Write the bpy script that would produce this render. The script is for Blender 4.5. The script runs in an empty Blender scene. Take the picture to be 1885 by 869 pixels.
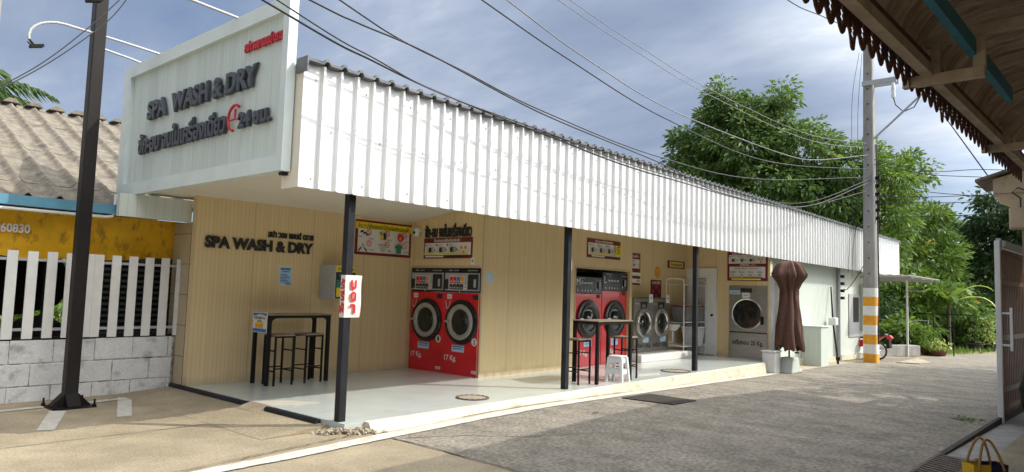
import bpy, math, random
import numpy as np
from mathutils import Vector, Matrix, Euler

random.seed(7)
rng = np.random.default_rng(7)
R = math.radians
SC = bpy.context.scene
COL = SC.collection

# ------------------------------------------------------------------ camera
cam = bpy.data.cameras.new('camera')
cam.sensor_width = 36.0
cam.sensor_fit = 'HORIZONTAL'
cam.lens = 36.0 * 1291.17 / 1885.0
cam.clip_start = 0.05
cam.clip_end = 2000.0
camo = bpy.data.objects.new('camera', cam)
COL.objects.link(camo)
_a, _b, _c = 0.714305, 0.0785819, 0.0308896          # yaw, pitch, roll
_f = Vector((math.cos(_a) * math.cos(_b), math.sin(_a) * math.cos(_b), math.sin(_b)))
_r = Vector((math.sin(_a), -math.cos(_a), 0))
_u = _r.cross(_f)
_r2 = _r * math.cos(_c) + _u * math.sin(_c)
_u2 = -_r * math.sin(_c) + _u * math.cos(_c)
mw = Matrix((_r2, _u2, -_f)).transposed().to_4x4()
mw.translation = Vector((0, 0, 1.6))
camo.matrix_world = mw
SC.camera = camo

# ------------------------------------------------------------------ sun and sky
SUN_DIR = Vector((0.655, -0.775, 1.0)).normalized()    # towards the sun
SUN_EL = math.asin(SUN_DIR.z)
SUN_AZ = math.atan2(SUN_DIR.x, SUN_DIR.y)               # clockwise from +Y
sun = bpy.data.lights.new('sun', 'SUN')
sun.energy = 3.4
sun.angle = R(0.55)
sun.color = (1.0, 0.94, 0.84)
suno = bpy.data.objects.new('sun', sun)
suno.rotation_euler = SUN_DIR.to_track_quat('Z', 'Y').to_euler()
suno.location = (10, -20, 30)
COL.objects.link(suno)

world = bpy.data.worlds.new('World')
SC.world = world
world.use_nodes = True
wt = world.node_tree
wn, wl = wt.nodes, wt.links
bg = wn['Background']
sky = wn.new('ShaderNodeTexSky')
sky.sky_type = 'NISHITA'
sky.sun_disc = False
sky.sun_elevation = SUN_EL
sky.sun_rotation = SUN_AZ
sky.air_density = 1.0
sky.dust_density = 1.4
sky.ozone_density = 1.4
tc = wn.new('ShaderNodeTexCoord')
sep = wn.new('ShaderNodeSeparateXYZ')
wl.new(tc.outputs['Generated'], sep.inputs[0])
def wmath(op, a, b=None):
    n = wn.new('ShaderNodeMath'); n.operation = op
    for i, v in enumerate((a, b)):
        if v is None: continue
        if isinstance(v, (int, float)): n.inputs[i].default_value = v
        else: wl.new(v, n.inputs[i])
    return n.outputs[0]
zz = wmath('ADD', wmath('MAXIMUM', sep.outputs[2], 0.0), 0.16)
cmb = wn.new('ShaderNodeCombineXYZ')
wl.new(wmath('DIVIDE', sep.outputs[0], zz), cmb.inputs[0])
wl.new(wmath('DIVIDE', sep.outputs[1], zz), cmb.inputs[1])
def wnoise(scale, detail, rough, loc, sc=(1, 1, 1)):
    mp = wn.new('ShaderNodeMapping')
    mp.inputs['Location'].default_value = loc
    mp.inputs['Scale'].default_value = sc
    mp.inputs['Rotation'].default_value = (0, 0, R(35))
    wl.new(cmb.outputs[0], mp.inputs[0])
    n = wn.new('ShaderNodeTexNoise')
    n.inputs['Scale'].default_value = scale
    n.inputs['Detail'].default_value = detail
    n.inputs['Roughness'].default_value = rough
    wl.new(mp.outputs[0], n.inputs['Vector'])
    return n.outputs[0]
def wramp(src, stops):
    r = wn.new('ShaderNodeValToRGB')
    el = r.color_ramp.elements
    while len(el) < len(stops): el.new(0.5)
    for e, (p, c) in zip(el, stops):
        e.position = p; e.color = (*c, 1)
    wl.new(src, r.inputs[0])
    return r.outputs[0]
def wmix(fac, a, b, mode='MIX'):
    m = wn.new('ShaderNodeMix'); m.data_type = 'RGBA'; m.blend_type = mode
    for s, v in ((m.inputs[0], fac), (m.inputs[6], a), (m.inputs[7], b)):
        if isinstance(v, (int, float)): s.default_value = v
        elif isinstance(v, tuple): s.default_value = (*v, 1)
        else: wl.new(v, s)
    return m.outputs[2]
cover = wramp(wnoise(0.55, 7, 0.55, (1.3, 4.1, 0), (1, 0.55, 1)), [(0.27, (0, 0, 0)), (0.50, (1, 1, 1))])
shade = wramp(wnoise(0.9, 8, 0.6, (7.7, 2.2, 3), (1, 0.5, 1)),
              [(0.30, (2.3, 2.9, 4.05)), (0.41, (3.1, 3.7, 4.8)), (0.50, (4.3, 4.85, 5.8)), (0.60, (7.4, 7.7, 8.1))])
CLOUD = wmix(cover, wmix(1.0, sky.outputs[0], (0.80, 0.86, 0.95), 'MULTIPLY'), shade)
# thin cloud scatters sunlight forward: brighter round the sun
vd = wn.new('ShaderNodeVectorMath'); vd.operation = 'DOT_PRODUCT'
wl.new(tc.outputs['Generated'], vd.inputs[0]); vd.inputs[1].default_value = SUN_DIR
glow = wmath('ADD', wmath('MULTIPLY', wmath('POWER', wmath('MAXIMUM', wmath('SUBTRACT', vd.outputs['Value'], 0.42), 0.0), 1.3), 12.0), 0.0)
gc = wn.new('ShaderNodeCombineXYZ')
for i, (k, b0) in enumerate(((1.08, 0.78), (0.97, 0.80), (0.80, 0.84))): wl.new(wmath('ADD', wmath('MULTIPLY', glow, k), b0), gc.inputs[i])
CLOUD = wmix(1.0, CLOUD, gc.outputs[0], 'MULTIPLY')
wl.new(CLOUD, bg.inputs[0])
bg.inputs[1].default_value = 0.125

SC.view_settings.view_transform = 'Standard'
SC.view_settings.look = 'None'
SC.view_settings.gamma = 1.0
SC.view_settings.exposure = 0.24
SC.view_settings.use_curve_mapping = False
SC.cycles.max_bounces = 8
SC.cycles.diffuse_bounces = 5
SC.cycles.use_denoising = True

# ------------------------------------------------------------------ materials
MATS = {}
def pm(name, col, col2=None, rough=0.6, metal=0.0, scale=6.0, stretch=(1, 1, 1), bump=0.0, bscale=40.0,
       detail=5.0, lo=0.35, hi=0.65, spec=0.5, coat=0.0, dirt=None, dscale=1.5, dlo=0.55, dhi=0.75, dstretch=(1, 1, 1), trans=0.0, grain=0.0, gscale=150.0, gstretch=(1, 1, 1)):
    """two-colour noise on object coordinates, optional dirt layer and bump"""
    if name in MATS: return MATS[name]
    m = bpy.data.materials.new(name); m.use_nodes = True
    nt = m.node_tree; N, L = nt.nodes, nt.links
    b = N['Principled BSDF']
    b.inputs['Roughness'].default_value = rough
    b.inputs['Metallic'].default_value = metal
    b.inputs['Specular IOR Level'].default_value = spec
    b.inputs['Coat Weight'].default_value = coat
    if trans: b.inputs['Transmission Weight'].default_value = trans
    if col2 is None: col2 = tuple(c * 0.84 for c in col)
    t = N.new('ShaderNodeTexCoord')
    def noise(sc, st, det=detail, loc=(0, 0, 0)):
        mp = N.new('ShaderNodeMapping'); mp.inputs['Scale'].default_value = st; mp.inputs['Location'].default_value = loc
        L.new(t.outputs['Object'], mp.inputs[0])
        n = N.new('ShaderNodeTexNoise'); n.inputs['Scale'].default_value = sc; n.inputs['Detail'].default_value = det
        n.inputs['Roughness'].default_value = 0.62
        L.new(mp.outputs[0], n.inputs['Vector'])
        return n.outputs[0]
    def ramp(src, stops):
        r = N.new('ShaderNodeValToRGB'); el = r.color_ramp.elements
        while len(el) < len(stops): el.new(0.5)
        for e, (p, c) in zip(el, stops): e.position = p; e.color = (*c, 1)
        L.new(src, r.inputs[0]); return r.outputs[0]
    out = ramp(noise(scale, stretch), [(lo, col2), (hi, col)])
    if dirt is not None:
        k = ramp(noise(dscale, dstretch, 7.0, (3.1, 1.7, 5.2)), [(dlo, (0, 0, 0)), (dhi, (1, 1, 1))])
        x = N.new('ShaderNodeMix'); x.data_type = 'RGBA'
        L.new(k, x.inputs[0]); L.new(out, x.inputs[6]); x.inputs[7].default_value = (*dirt, 1)
        out = x.outputs[2]
    if grain:
        k = ramp(noise(gscale, gstretch, 3.0, (9.1, 4.4, 0)), [(0.32, (1 - grain,) * 3), (0.68, (1 + grain * 0.6,) * 3)])
        x = N.new('ShaderNodeMix'); x.data_type = 'RGBA'; x.blend_type = 'MULTIPLY'; x.inputs[0].default_value = 1.0
        L.new(out, x.inputs[6]); L.new(k, x.inputs[7]); out = x.outputs[2]
    L.new(out, b.inputs['Base Color'])
    if bump:
        bp = N.new('ShaderNodeBump'); bp.inputs['Strength'].default_value = bump; bp.inputs['Distance'].default_value = 0.01
        L.new(noise(bscale, stretch, 6.0), bp.inputs['Height']); L.new(bp.outputs[0], b.inputs['Normal'])
    MATS[name] = m
    return m

def panel_mat(name, base, line, pitch, grain, rough=0.55, axis='sum', linew=0.12, bumpd=0.004, joint=None):
    """factory panel with fine vertical grooves every PITCH metres and a printed vertical grain"""
    m = bpy.data.materials.new(name); m.use_nodes = True
    nt = m.node_tree; N, L = nt.nodes, nt.links
    b = N['Principled BSDF']; b.inputs['Roughness'].default_value = rough
    t = N.new('ShaderNodeTexCoord'); s = N.new('ShaderNodeSeparateXYZ'); L.new(t.outputs['Object'], s.inputs[0])
    def mt(op, a, bb=None):
        n = N.new('ShaderNodeMath'); n.operation = op
        for i, v in enumerate((a, bb)):
            if v is None: continue
            if isinstance(v, (int, float)): n.inputs[i].default_value = v
            else: L.new(v, n.inputs[i])
        return n.outputs[0]
    u = mt('ADD', s.outputs[0], s.outputs[1])
    fr = mt('FRACT', mt('DIVIDE', u, pitch))
    groove = mt('LESS_THAN', fr, linew)
    cid = mt('FLOOR', mt('DIVIDE', u, pitch))
    c = N.new('ShaderNodeCombineXYZ')
    L.new(mt('MULTIPLY', u, 60.0), c.inputs[0]); L.new(mt('MULTIPLY', s.outputs[2], 0.9), c.inputs[2])
    g = N.new('ShaderNodeTexNoise'); g.inputs['Scale'].default_value = 1.0; g.inputs['Detail'].default_value = 4.0
    L.new(c.outputs[0], g.inputs['Vector'])
    wn_ = N.new('ShaderNodeTexWhiteNoise'); wn_.noise_dimensions = '1D'; L.new(cid, wn_.inputs['W'])
    r = N.new('ShaderNodeValToRGB'); el = r.color_ramp.elements
    el[0].position = 0.3; el[0].color = (*grain, 1); el[1].position = 0.7; el[1].color = (*base, 1)
    L.new(mt('ADD', mt('MULTIPLY', g.outputs[0], 0.8), mt('MULTIPLY', wn_.outputs[0], 0.2)), r.inputs[0])
    x = N.new('ShaderNodeMix'); x.data_type = 'RGBA'
    L.new(groove, x.inputs[0]); L.new(r.outputs[0], x.inputs[6]); x.inputs[7].default_value = (*line, 1)
    out = x.outputs[2]
    if joint:
        jn = mt('LESS_THAN', mt('FRACT', mt('ADD', mt('DIVIDE', u, 1.0625), 0.37)), 0.007)
        y = N.new('ShaderNodeMix'); y.data_type = 'RGBA'; L.new(jn, y.inputs[0]); L.new(out, y.inputs[6]); y.inputs[7].default_value = (*joint, 1); out = y.outputs[2]
        ds = N.new('ShaderNodeTexNoise'); ds.inputs['Scale'].default_value = 5.0; ds.inputs['Detail'].default_value = 6.0; L.new(t.outputs['Object'], ds.inputs['Vector'])
        dk = mt('MULTIPLY', mt('MAXIMUM', mt('SUBTRACT', mt('ADD', mt('MULTIPLY', ds.outputs[0], 0.30), 0.10), s.outputs[2]), 0.0), 3.5)
        z = N.new('ShaderNodeMix'); z.data_type = 'RGBA'; L.new(mt('MINIMUM', dk, 0.5), z.inputs[0]); L.new(out, z.inputs[6]); z.inputs[7].default_value = (0.36, 0.30, 0.21, 1); out = z.outputs[2]
    L.new(out, b.inputs['Base Color'])
    bp = N.new('ShaderNodeBump'); bp.inputs['Distance'].default_value = bumpd; bp.invert = True
    bp.inputs['Strength'].default_value = 0.7
    L.new(groove, bp.inputs['Height']); L.new(bp.outputs[0], b.inputs['Normal'])
    MATS[name] = m
    return m

def leaf_mat(name, dark, light, yellow=None):
    m = bpy.data.materials.new(name); m.use_nodes = True
    nt = m.node_tree; N, L = nt.nodes, nt.links
    b = N['Principled BSDF']; b.inputs['Roughness'].default_value = 0.5
    b.inputs['Specular IOR Level'].default_value = 0.35
    ge = N.new('ShaderNodeNewGeometry')
    r = N.new('ShaderNodeValToRGB'); el = r.color_ramp.elements
    stops = [(0.0, dark), (0.55, tuple((a + c) / 2 for a, c in zip(dark, light))), (0.95, light)]
    if yellow: stops.append((1.0, yellow))
    while len(el) < len(stops): el.new(0.5)
    for e, (p, c) in zip(el, stops): e.position = p; e.color = (*c, 1)
    t = N.new('ShaderNodeTexCoord')
    n = N.new('ShaderNodeTexNoise'); n.inputs['Scale'].default_value = 0.7; n.inputs['Detail'].default_value = 2
    L.new(t.outputs['Object'], n.inputs['Vector'])
    ma = N.new('ShaderNodeMath'); ma.operation = 'MULTIPLY_ADD'
    L.new(ge.outputs['Random Per Island'], ma.inputs[0]); ma.inputs[1].default_value = 0.62
    mb_ = N.new('ShaderNodeMath'); mb_.operation = 'MULTIPLY'; mb_.inputs[1].default_value = 0.6
    L.new(n.outputs[0], mb_.inputs[0]); L.new(mb_.outputs[0], ma.inputs[2])
    L.new(ma.outputs[0], r.inputs[0]); L.new(r.outputs[0], b.inputs['Base Color'])
    tr = N.new('ShaderNodeBsdfTranslucent')
    hs = N.new('ShaderNodeHueSaturation'); hs.inputs['Value'].default_value = 1.6; hs.inputs['Hue'].default_value = 0.485
    L.new(r.outputs[0], hs.inputs['Color']); L.new(hs.outputs[0], tr.inputs[0])
    mx = N.new('ShaderNodeMixShader'); mx.inputs[0].default_value = 0.32
    L.new(b.outputs[0], mx.inputs[1]); L.new(tr.outputs[0], mx.inputs[2])
    L.new(mx.outputs[0], N['Material Output'].inputs[0])
    MATS[name] = m
    return m

BEIGE = panel_mat('beige_panel', (0.74, 0.575, 0.325), (0.59, 0.45, 0.25), 0.0625, (0.66, 0.51, 0.285), linew=0.13, bumpd=0.002, joint=(0.34, 0.26, 0.15))
WHITEPANEL = panel_mat('white_panel', (0.59, 0.655, 0.605), (0.47, 0.525, 0.485), 0.125, (0.54, 0.60, 0.555), linew=0.06)
SIGNPANEL = panel_mat('sign_panel', (0.64, 0.72, 0.68), (0.42, 0.47, 0.45), 0.30, (0.48, 0.55, 0.52), linew=0.02)
FASCIA = pm('white_sheet', (0.80, 0.81, 0.81), (0.73, 0.75, 0.75), rough=0.34, scale=2.0, stretch=(6, 6, 0.35), dirt=(0.62, 0.62, 0.59), dscale=1.6, dlo=0.58, dhi=0.85, dstretch=(7, 7, 0.25))
ROOFSHEET = pm('grey_sheet', (0.17, 0.18, 0.185), (0.11, 0.115, 0.12), rough=0.5, metal=0.3, scale=3)
SOFFIT = pm('soffit_board', (0.78, 0.73, 0.62), (0.74, 0.69, 0.58), rough=0.7, scale=1.5)
FLOORP = pm('floor_paint', (0.53, 0.575, 0.555), (0.475, 0.52, 0.50), rough=0.17, scale=1.6, bump=0.04, bscale=7, dirt=(0.46, 0.44, 0.38), dlo=0.55, dhi=0.85, dscale=1.3, dstretch=(1, 2.2, 1), detail=9)
KERBP = pm('kerb_paint', (0.70, 0.655, 0.525), (0.60, 0.55, 0.43), rough=0.65, scale=5, bump=0.6, bscale=25, dirt=(0.36, 0.30, 0.21), dscale=4, dlo=0.54, dhi=0.76, detail=9, grain=0.12, gscale=40)
DIRT = pm('dirt_strip', (0.44, 0.38, 0.29), (0.30, 0.25, 0.19), rough=0.95, scale=9, bump=0.6, bscale=60)
BLACKM = pm('black_steel', (0.009, 0.0085, 0.0085), (0.014, 0.013, 0.012), rough=0.55, scale=6, spec=0.16)
DKGREY = pm('dark_grey_steel', (0.026, 0.028, 0.033), (0.018, 0.019, 0.022), rough=0.5, scale=4, spec=0.16)
WHITEM = pm('white_paint', (0.78, 0.78, 0.77), (0.70, 0.70, 0.69), rough=0.45, scale=4)
GREYM = pm('grey_paint', (0.42, 0.43, 0.45), (0.37, 0.38, 0.40), rough=0.4, scale=4)
CONC = pm('concrete', (0.34, 0.33, 0.31), (0.24, 0.235, 0.22), rough=0.9, scale=4, stretch=(1, 1, 0.3), bump=0.4, bscale=30)
ORANGE = pm('orange_paint', (0.80, 0.36, 0.015), (0.70, 0.29, 0.012), rough=0.6, scale=6)
REDB = pm('red_enamel', (0.70, 0.010, 0.024), (0.64, 0.009, 0.020), rough=0.28, scale=3, coat=0.4)
BLKGLOSS = pm('black_gloss', (0.012, 0.012, 0.014), (0.016, 0.016, 0.018), rough=0.2, scale=3)
STEEL = pm('stainless', (0.36, 0.345, 0.32), (0.30, 0.285, 0.265), rough=0.36, metal=0.85, scale=3, stretch=(1, 1, 12))
CHROME = pm('chrome_ring', (0.62, 0.61, 0.59), (0.55, 0.54, 0.52), rough=0.22, metal=0.9, scale=4)
GREYRING = pm('grey_ring', (0.42, 0.41, 0.38), (0.36, 0.35, 0.33), rough=0.35, metal=0.3, scale=6)
GLASSDK = pm('dark_glass', (0.010, 0.012, 0.011), (0.014, 0.016, 0.014), rough=0.06, scale=2, spec=0.6)
MAROON = pm('maroon_print', (0.17, 0.012, 0.018), (0.15, 0.010, 0.016), rough=0.5)
PRWHITE = pm('print_white', (0.72, 0.71, 0.67), (0.68, 0.67, 0.63), rough=0.5)
PRYEL = pm('print_yellow', (0.80, 0.62, 0.02), (0.74, 0.56, 0.02), rough=0.5)
PRBLACK = pm('print_black', (0.015, 0.015, 0.016), (0.02, 0.02, 0.02), rough=0.5)
PRRED = pm('print_red', (0.62, 0.02, 0.03), (0.55, 0.02, 0.03), rough=0.5)
PRBLUE = pm('print_blue', (0.04, 0.17, 0.48), (0.04, 0.15, 0.42), rough=0.5)
PRLBLUE = pm('print_pale_blue', (0.42, 0.60, 0.76), (0.38, 0.56, 0.72), rough=0.5)
PRGREEN = pm('print_green', (0.02, 0.22, 0.14), (0.02, 0.18, 0.12), rough=0.5)
PRORANGE = pm('print_orange', (0.78, 0.34, 0.05), (0.70, 0.30, 0.05), rough=0.5)
PRGREY = pm('print_grey', (0.30, 0.30, 0.30), (0.26, 0.26, 0.26), rough=0.5)
NAVY = pm('letter_navy', (0.040, 0.048, 0.066), (0.030, 0.036, 0.05), rough=0.4)
SIGNRED = pm('letter_red', (0.50, 0.015, 0.03), (0.45, 0.012, 0.025), rough=0.4)
WOODTOP = pm('table_laminate', (0.27, 0.22, 0.17), (0.20, 0.16, 0.12), rough=0.4, scale=2, stretch=(1, 9, 1))
PLASTW = pm('white_plastic', (0.76, 0.78, 0.80), (0.72, 0.74, 0.76), rough=0.35)
PLASTG = pm('grey_plastic', (0.26, 0.26, 0.26), (0.23, 0.23, 0.23), rough=0.5)
UMBR = pm('umbrella_cloth', (0.105, 0.050, 0.034), (0.080, 0.038, 0.026), rough=0.85, scale=14, bump=0.2, bscale=120)
GUTBLUE = pm('gutter_blue', (0.11, 0.30, 0.42), (0.09, 0.25, 0.36), rough=0.5, scale=3)
TARP = pm('yellow_tarp', (0.90, 0.50, 0.002), (0.76, 0.40, 0.002), rough=0.6, scale=3.5, bump=0.3, bscale=7, dirt=(0.09, 0.045, 0.008), dscale=5.5, dlo=0.52, dhi=0.78, detail=9, dstretch=(1.4, 1, 0.7))
FIBRO = pm('fibre_cement', (0.27, 0.235, 0.185), (0.155, 0.135, 0.105), rough=0.95, scale=9, bump=0.25, bscale=60, dirt=(0.085, 0.078, 0.07), dscale=5, dlo=0.5, dhi=0.75, grain=0.3, gscale=60)
BLOCKW = pm('painted_block', (0.72, 0.73, 0.73), (0.63, 0.64, 0.64), rough=0.85, scale=6, bump=0.8, bscale=30, dirt=(0.20, 0.19, 0.17), dscale=4.5, dlo=0.56, dhi=0.80, detail=10, grain=0.12, gscale=35)
MORTAR = pm('block_joint', (0.48, 0.48, 0.48), (0.14, 0.13, 0.12), rough=0.95, scale=9, bump=0.5, lo=0.42, hi=0.56)
TILEB = pm('beige_tile', (0.50, 0.40, 0.26), (0.45, 0.36, 0.23), rough=0.5, scale=3)
DARKWOOD = pm('dark_timber', (0.035, 0.028, 0.022), (0.02, 0.016, 0.013), rough=0.9, scale=4)
RUST = pm('rusty_sheet', (0.66, 0.56, 0.46), (0.48, 0.39, 0.31), rough=0.75, metal=0.1, scale=2.5, bump=0.3, bscale=20, dirt=(0.26, 0.175, 0.125), dscale=2.0, dlo=0.44, dhi=0.68, detail=9, dstretch=(5, 0.5, 0.5), grain=0.25, gscale=20, gstretch=(2.5, 0.4, 0.4))
FRET = pm('fret_board', (0.14, 0.062, 0.044), (0.09, 0.042, 0.03), rough=0.85, scale=6, bump=0.3)
TIMBER = pm('weathered_timber', (0.46, 0.385, 0.30), (0.32, 0.255, 0.19), rough=0.85, scale=5, stretch=(1, 1, 1), bump=0.3)
TEAL = pm('blue_timber', (0.015, 0.17, 0.25), (0.012, 0.12, 0.18), rough=0.7, scale=5)
CREAM = pm('cream_paint', (0.55, 0.44, 0.29), (0.48, 0.38, 0.25), rough=0.7, scale=4, dirt=(0.30, 0.18, 0.09), dscale=6, dlo=0.62, dhi=0.78)
BROWNBAR = pm('brown_gate', (0.17, 0.085, 0.055), (0.12, 0.06, 0.04), rough=0.5)
BARK = pm('bark', (0.13, 0.105, 0.08), (0.075, 0.06, 0.045), rough=0.95, scale=5, stretch=(1, 1, 0.3), bump=0.6)
CABLE = pm('cable_black', (0.02, 0.02, 0.024), (0.03, 0.03, 0.034), rough=0.6)
CABLEG = pm('cable_grey', (0.24, 0.24, 0.24), (0.20, 0.20, 0.20), rough=0.6)
POT = pm('black_pot', (0.02, 0.02, 0.02), (0.03, 0.028, 0.025), rough=0.6)
TERRA = pm('clay_pot', (0.16, 0.07, 0.04), (0.12, 0.05, 0.03), rough=0.8)
EARTH = pm('grassy_earth', (0.16, 0.17, 0.06), (0.26, 0.21, 0.13), rough=1.0, scale=1.3, bump=0.5, bscale=14)
YARD = pm('yard_concrete', (0.385, 0.322, 0.222), (0.27, 0.224, 0.15), rough=0.95, scale=1.7, bump=0.7, bscale=70, dirt=(0.22, 0.178, 0.117), dscale=0.9, dlo=0.46, dhi=0.80, detail=11, grain=0.30, gscale=42)
ROADM = pm('worn_road', (0.285, 0.255, 0.210), (0.170, 0.152, 0.125), rough=0.95, scale=2.6, stretch=(1.25, 0.9, 1), bump=1.0, bscale=60, dirt=(0.345, 0.308, 0.252), dscale=0.8, dlo=0.50, dhi=0.80, dstretch=(1.7, 0.55, 1), detail=13, grain=0.50, gscale=24, gstretch=(1.05, 0.9, 1))
LINEP = pm('road_paint', (0.64, 0.61, 0.54), (0.52, 0.485, 0.42), rough=0.85, scale=6, bump=0.3, dirt=(0.36, 0.315, 0.24), dscale=5, dlo=0.54, dhi=0.75, detail=9, grain=0.15, gscale=45)
LINEG = pm('grey_paint_line', (0.52, 0.51, 0.48), (0.42, 0.40, 0.36), rough=0.85, scale=9, dirt=(0.34, 0.30, 0.24), dscale=7, dlo=0.5, dhi=0.7)
RUBBER = pm('rubber_mat', (0.055, 0.045, 0.038), (0.035, 0.03, 0.026), rough=0.85, scale=9, bump=0.6, bscale=90)
IRON = pm('cast_iron', (0.16, 0.12, 0.09), (0.08, 0.062, 0.05), rough=0.8, scale=12, bump=0.4)
LEAFA = leaf_mat('leaf_mango', (0.020, 0.058, 0.017), (0.135, 0.230, 0.050), (0.36, 0.25, 0.04))
LEAFB = leaf_mat('leaf_bright', (0.026, 0.074, 0.012), (0.150, 0.250, 0.040), (0.38, 0.33, 0.05))
LEAFD = leaf_mat('leaf_dark', (0.012, 0.036, 0.014), (0.055, 0.110, 0.030))
LEAFP = leaf_mat('leaf_palm', (0.03, 0.07, 0.022), (0.12, 0.20, 0.06))
LEAFY = leaf_mat('leaf_pale', (0.14, 0.22, 0.04), (0.42, 0.50, 0.14))

# ------------------------------------------------------------------ mesh helpers
class MB:
    """collects shapes and links them as ONE mesh object; self.m is the material slot of what comes next"""
    def __init__(s): s.v = []; s.f = []; s.mi = []; s.m = 0
    def add(s, vs, fs):
        o = len(s.v); s.v += [tuple(v) for v in vs]
        for f in fs: s.f.append(tuple(i + o for i in f)); s.mi.append(s.m)
        return s
    def box(s, a, b):
        x0, y0, z0 = a; x1, y1, z1 = b
        return s.add([(x0, y0, z0), (x1, y0, z0), (x1, y1, z0), (x0, y1, z0), (x0, y0, z1), (x1, y0, z1), (x1, y1, z1), (x0, y1, z1)],
                     [(0, 3, 2, 1), (4, 5, 6, 7), (0, 1, 5, 4), (1, 2, 6, 5), (2, 3, 7, 6), (3, 0, 4, 7)])
    def bar(s, p, q, w, h=None):
        """rectangular bar from p to q"""
        h = h or w; p = Vector(p); q = Vector(q); d = (q - p).normalized()
        up = Vector((0, 0, 1)) if abs(d.z) < 0.9 else Vector((0, 1, 0))
        a = d.cross(up).normalized() * w / 2; b = a.cross(d).normalized() * h / 2
        vs = [p - a - b, p + a - b, p + a + b, p - a + b, q - a - b, q + a - b, q + a + b, q - a + b]
        return s.add(vs, [(0, 1, 2, 3), (7, 6, 5, 4), (0, 4, 5, 1), (1, 5, 6, 2), (2, 6, 7, 3), (3, 7, 4, 0)])
    def tube(s, pts, r, n=8, r1=None, cap=True):
        pts = [Vector(p) for p in pts]; k = len(pts)
        rings = []; a = None
        for i, p in enumerate(pts):
            d = (pts[min(i + 1, k - 1)] - pts[max(i - 1, 0)]).normalized()
            if a is None:
                up = Vector((0, 0, 1)) if abs(d.z) < 0.9 else Vector((1, 0, 0))
                a = d.cross(up).normalized()
            else:
                a = (a - d * a.dot(d)).normalized()
            b = d.cross(a)
            if callable(r): rr = r(i / (k - 1))
            elif r1 is not None: rr = r + (r1 - r) * i / (k - 1)
            else: rr = r
            rings.append([p + (a * math.cos(2 * math.pi * j / n) + b * math.sin(2 * math.pi * j / n)) * rr for j in range(n)])
        vs = [v for ring in rings for v in ring]; fs = []
        for i in range(k - 1):
            for j in range(n):
                fs.append((i * n + j, i * n + (j + 1) % n, (i + 1) * n + (j + 1) % n, (i + 1) * n + j))
        if cap: fs.append(tuple(range(n - 1, -1, -1))); fs.append(tuple((k - 1) * n + j for j in range(n)))
        return s.add(vs, fs)
    def prism(s, poly, a, b, axis='y'):
        """2-D outline extruded along an axis from a to b (axis x: poly=(y,z); y: (x,z); z: (x,y))"""
        def P(u, v, w): return {'x': (w, u, v), 'y': (u, w, v), 'z': (u, v, w)}[axis]
        n = len(poly)
        vs = [P(u, v, a) for u, v in poly] + [P(u, v, b) for u, v in poly]
        fs = [tuple(range(n)), tuple(range(2 * n - 1, n - 1, -1))] + [(i, i + n, (i + 1) % n + n, (i + 1) % n) for i in range(n)]
        return s.add(vs, fs)
    def lathe(s, prof, c=(0, 0, 0), axis='z', n=32):
        """profile of (radius, height) turned about an axis"""
        vs, fs = [], []
        for r, h in prof:
            for j in range(n):
                t = 2 * math.pi * j / n; p, q = r * math.cos(t), r * math.sin(t)
                vs.append({'z': (c[0] + p, c[1] + q, c[2] + h), 'y': (c[0] + p, c[1] + h, c[2] + q), 'x': (c[0] + h, c[1] + p, c[2] + q)}[axis])
        for i in range(len(prof) - 1):
            for j in range(n):
                fs.append((i * n + j, i * n + (j + 1) % n, (i + 1) * n + (j + 1) % n, (i + 1) * n + j))
        return s.add(vs, fs)
    def build(s, name, mats, parent=None, world=False, smooth=False, bevel=0.0, angle=40):
        me = bpy.data.meshes.new(name)
        vs = s.v
        if world and parent is not None:
            im = Matrix.LocRotScale(parent.location, parent.rotation_euler, None).inverted()
            vs = [tuple(im @ Vector(v)) for v in vs]
        me.from_pydata(vs, [], s.f)
        if not isinstance(mats, (list, tuple)): mats = [mats]
        for m in mats: me.materials.append(m)
        if len(mats) > 1: me.polygons.foreach_set('material_index', s.mi)
        me.validate(); me.update()
        o = bpy.data.objects.new(name, me); COL.objects.link(o)
        if parent is not None: o.parent = parent
        fix_normals(me)
        if smooth:
            me.polygons.foreach_set('use_smooth', [True] * len(me.polygons))
            try: me.set_sharp_from_angle(angle=R(angle))
            except Exception: pass
        if bevel:
            bv = o.modifiers.new('edge', 'BEVEL'); bv.width = bevel; bv.segments = 2; bv.limit_method = 'ANGLE'; bv.angle_limit = R(40)
        return o

import bmesh
def fix_normals(me):
    if len(me.polygons) > 20000: return
    bm = bmesh.new(); bm.from_mesh(me)
    bmesh.ops.recalc_face_normals(bm, faces=bm.faces)
    bm.to_mesh(me); bm.free()

def thing(name, label, cat, loc=(0, 0, 0), rz=0.0, group=None):
    o = bpy.data.objects.new(name, None); COL.objects.link(o)
    o.empty_display_size = 0.2
    o.location = loc; o.rotation_euler = (0, 0, rz)
    o['label'] = label; o['category'] = cat
    if group: o['group'] = group
    return o
def tag(o, label, cat, group=None):
    o['label'] = label; o['category'] = cat
    if group: o['group'] = group
    return o
def struct(o): o['kind'] = 'structure'; return o
def stuff(o): o['kind'] = 'stuff'; return o
def dup(root, loc, rz, label, group=None):
    r = root.copy(); COL.objects.link(r); r.location = loc; r.rotation_euler = (0, 0, rz); r['label'] = label
    if group: r['group'] = group
    for ch in list(root.children):
        c = ch.copy(); COL.objects.link(c); c.parent = r
        for g in ch.children:
            d = g.copy(); COL.objects.link(d); d.parent = c
    return r

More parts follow.
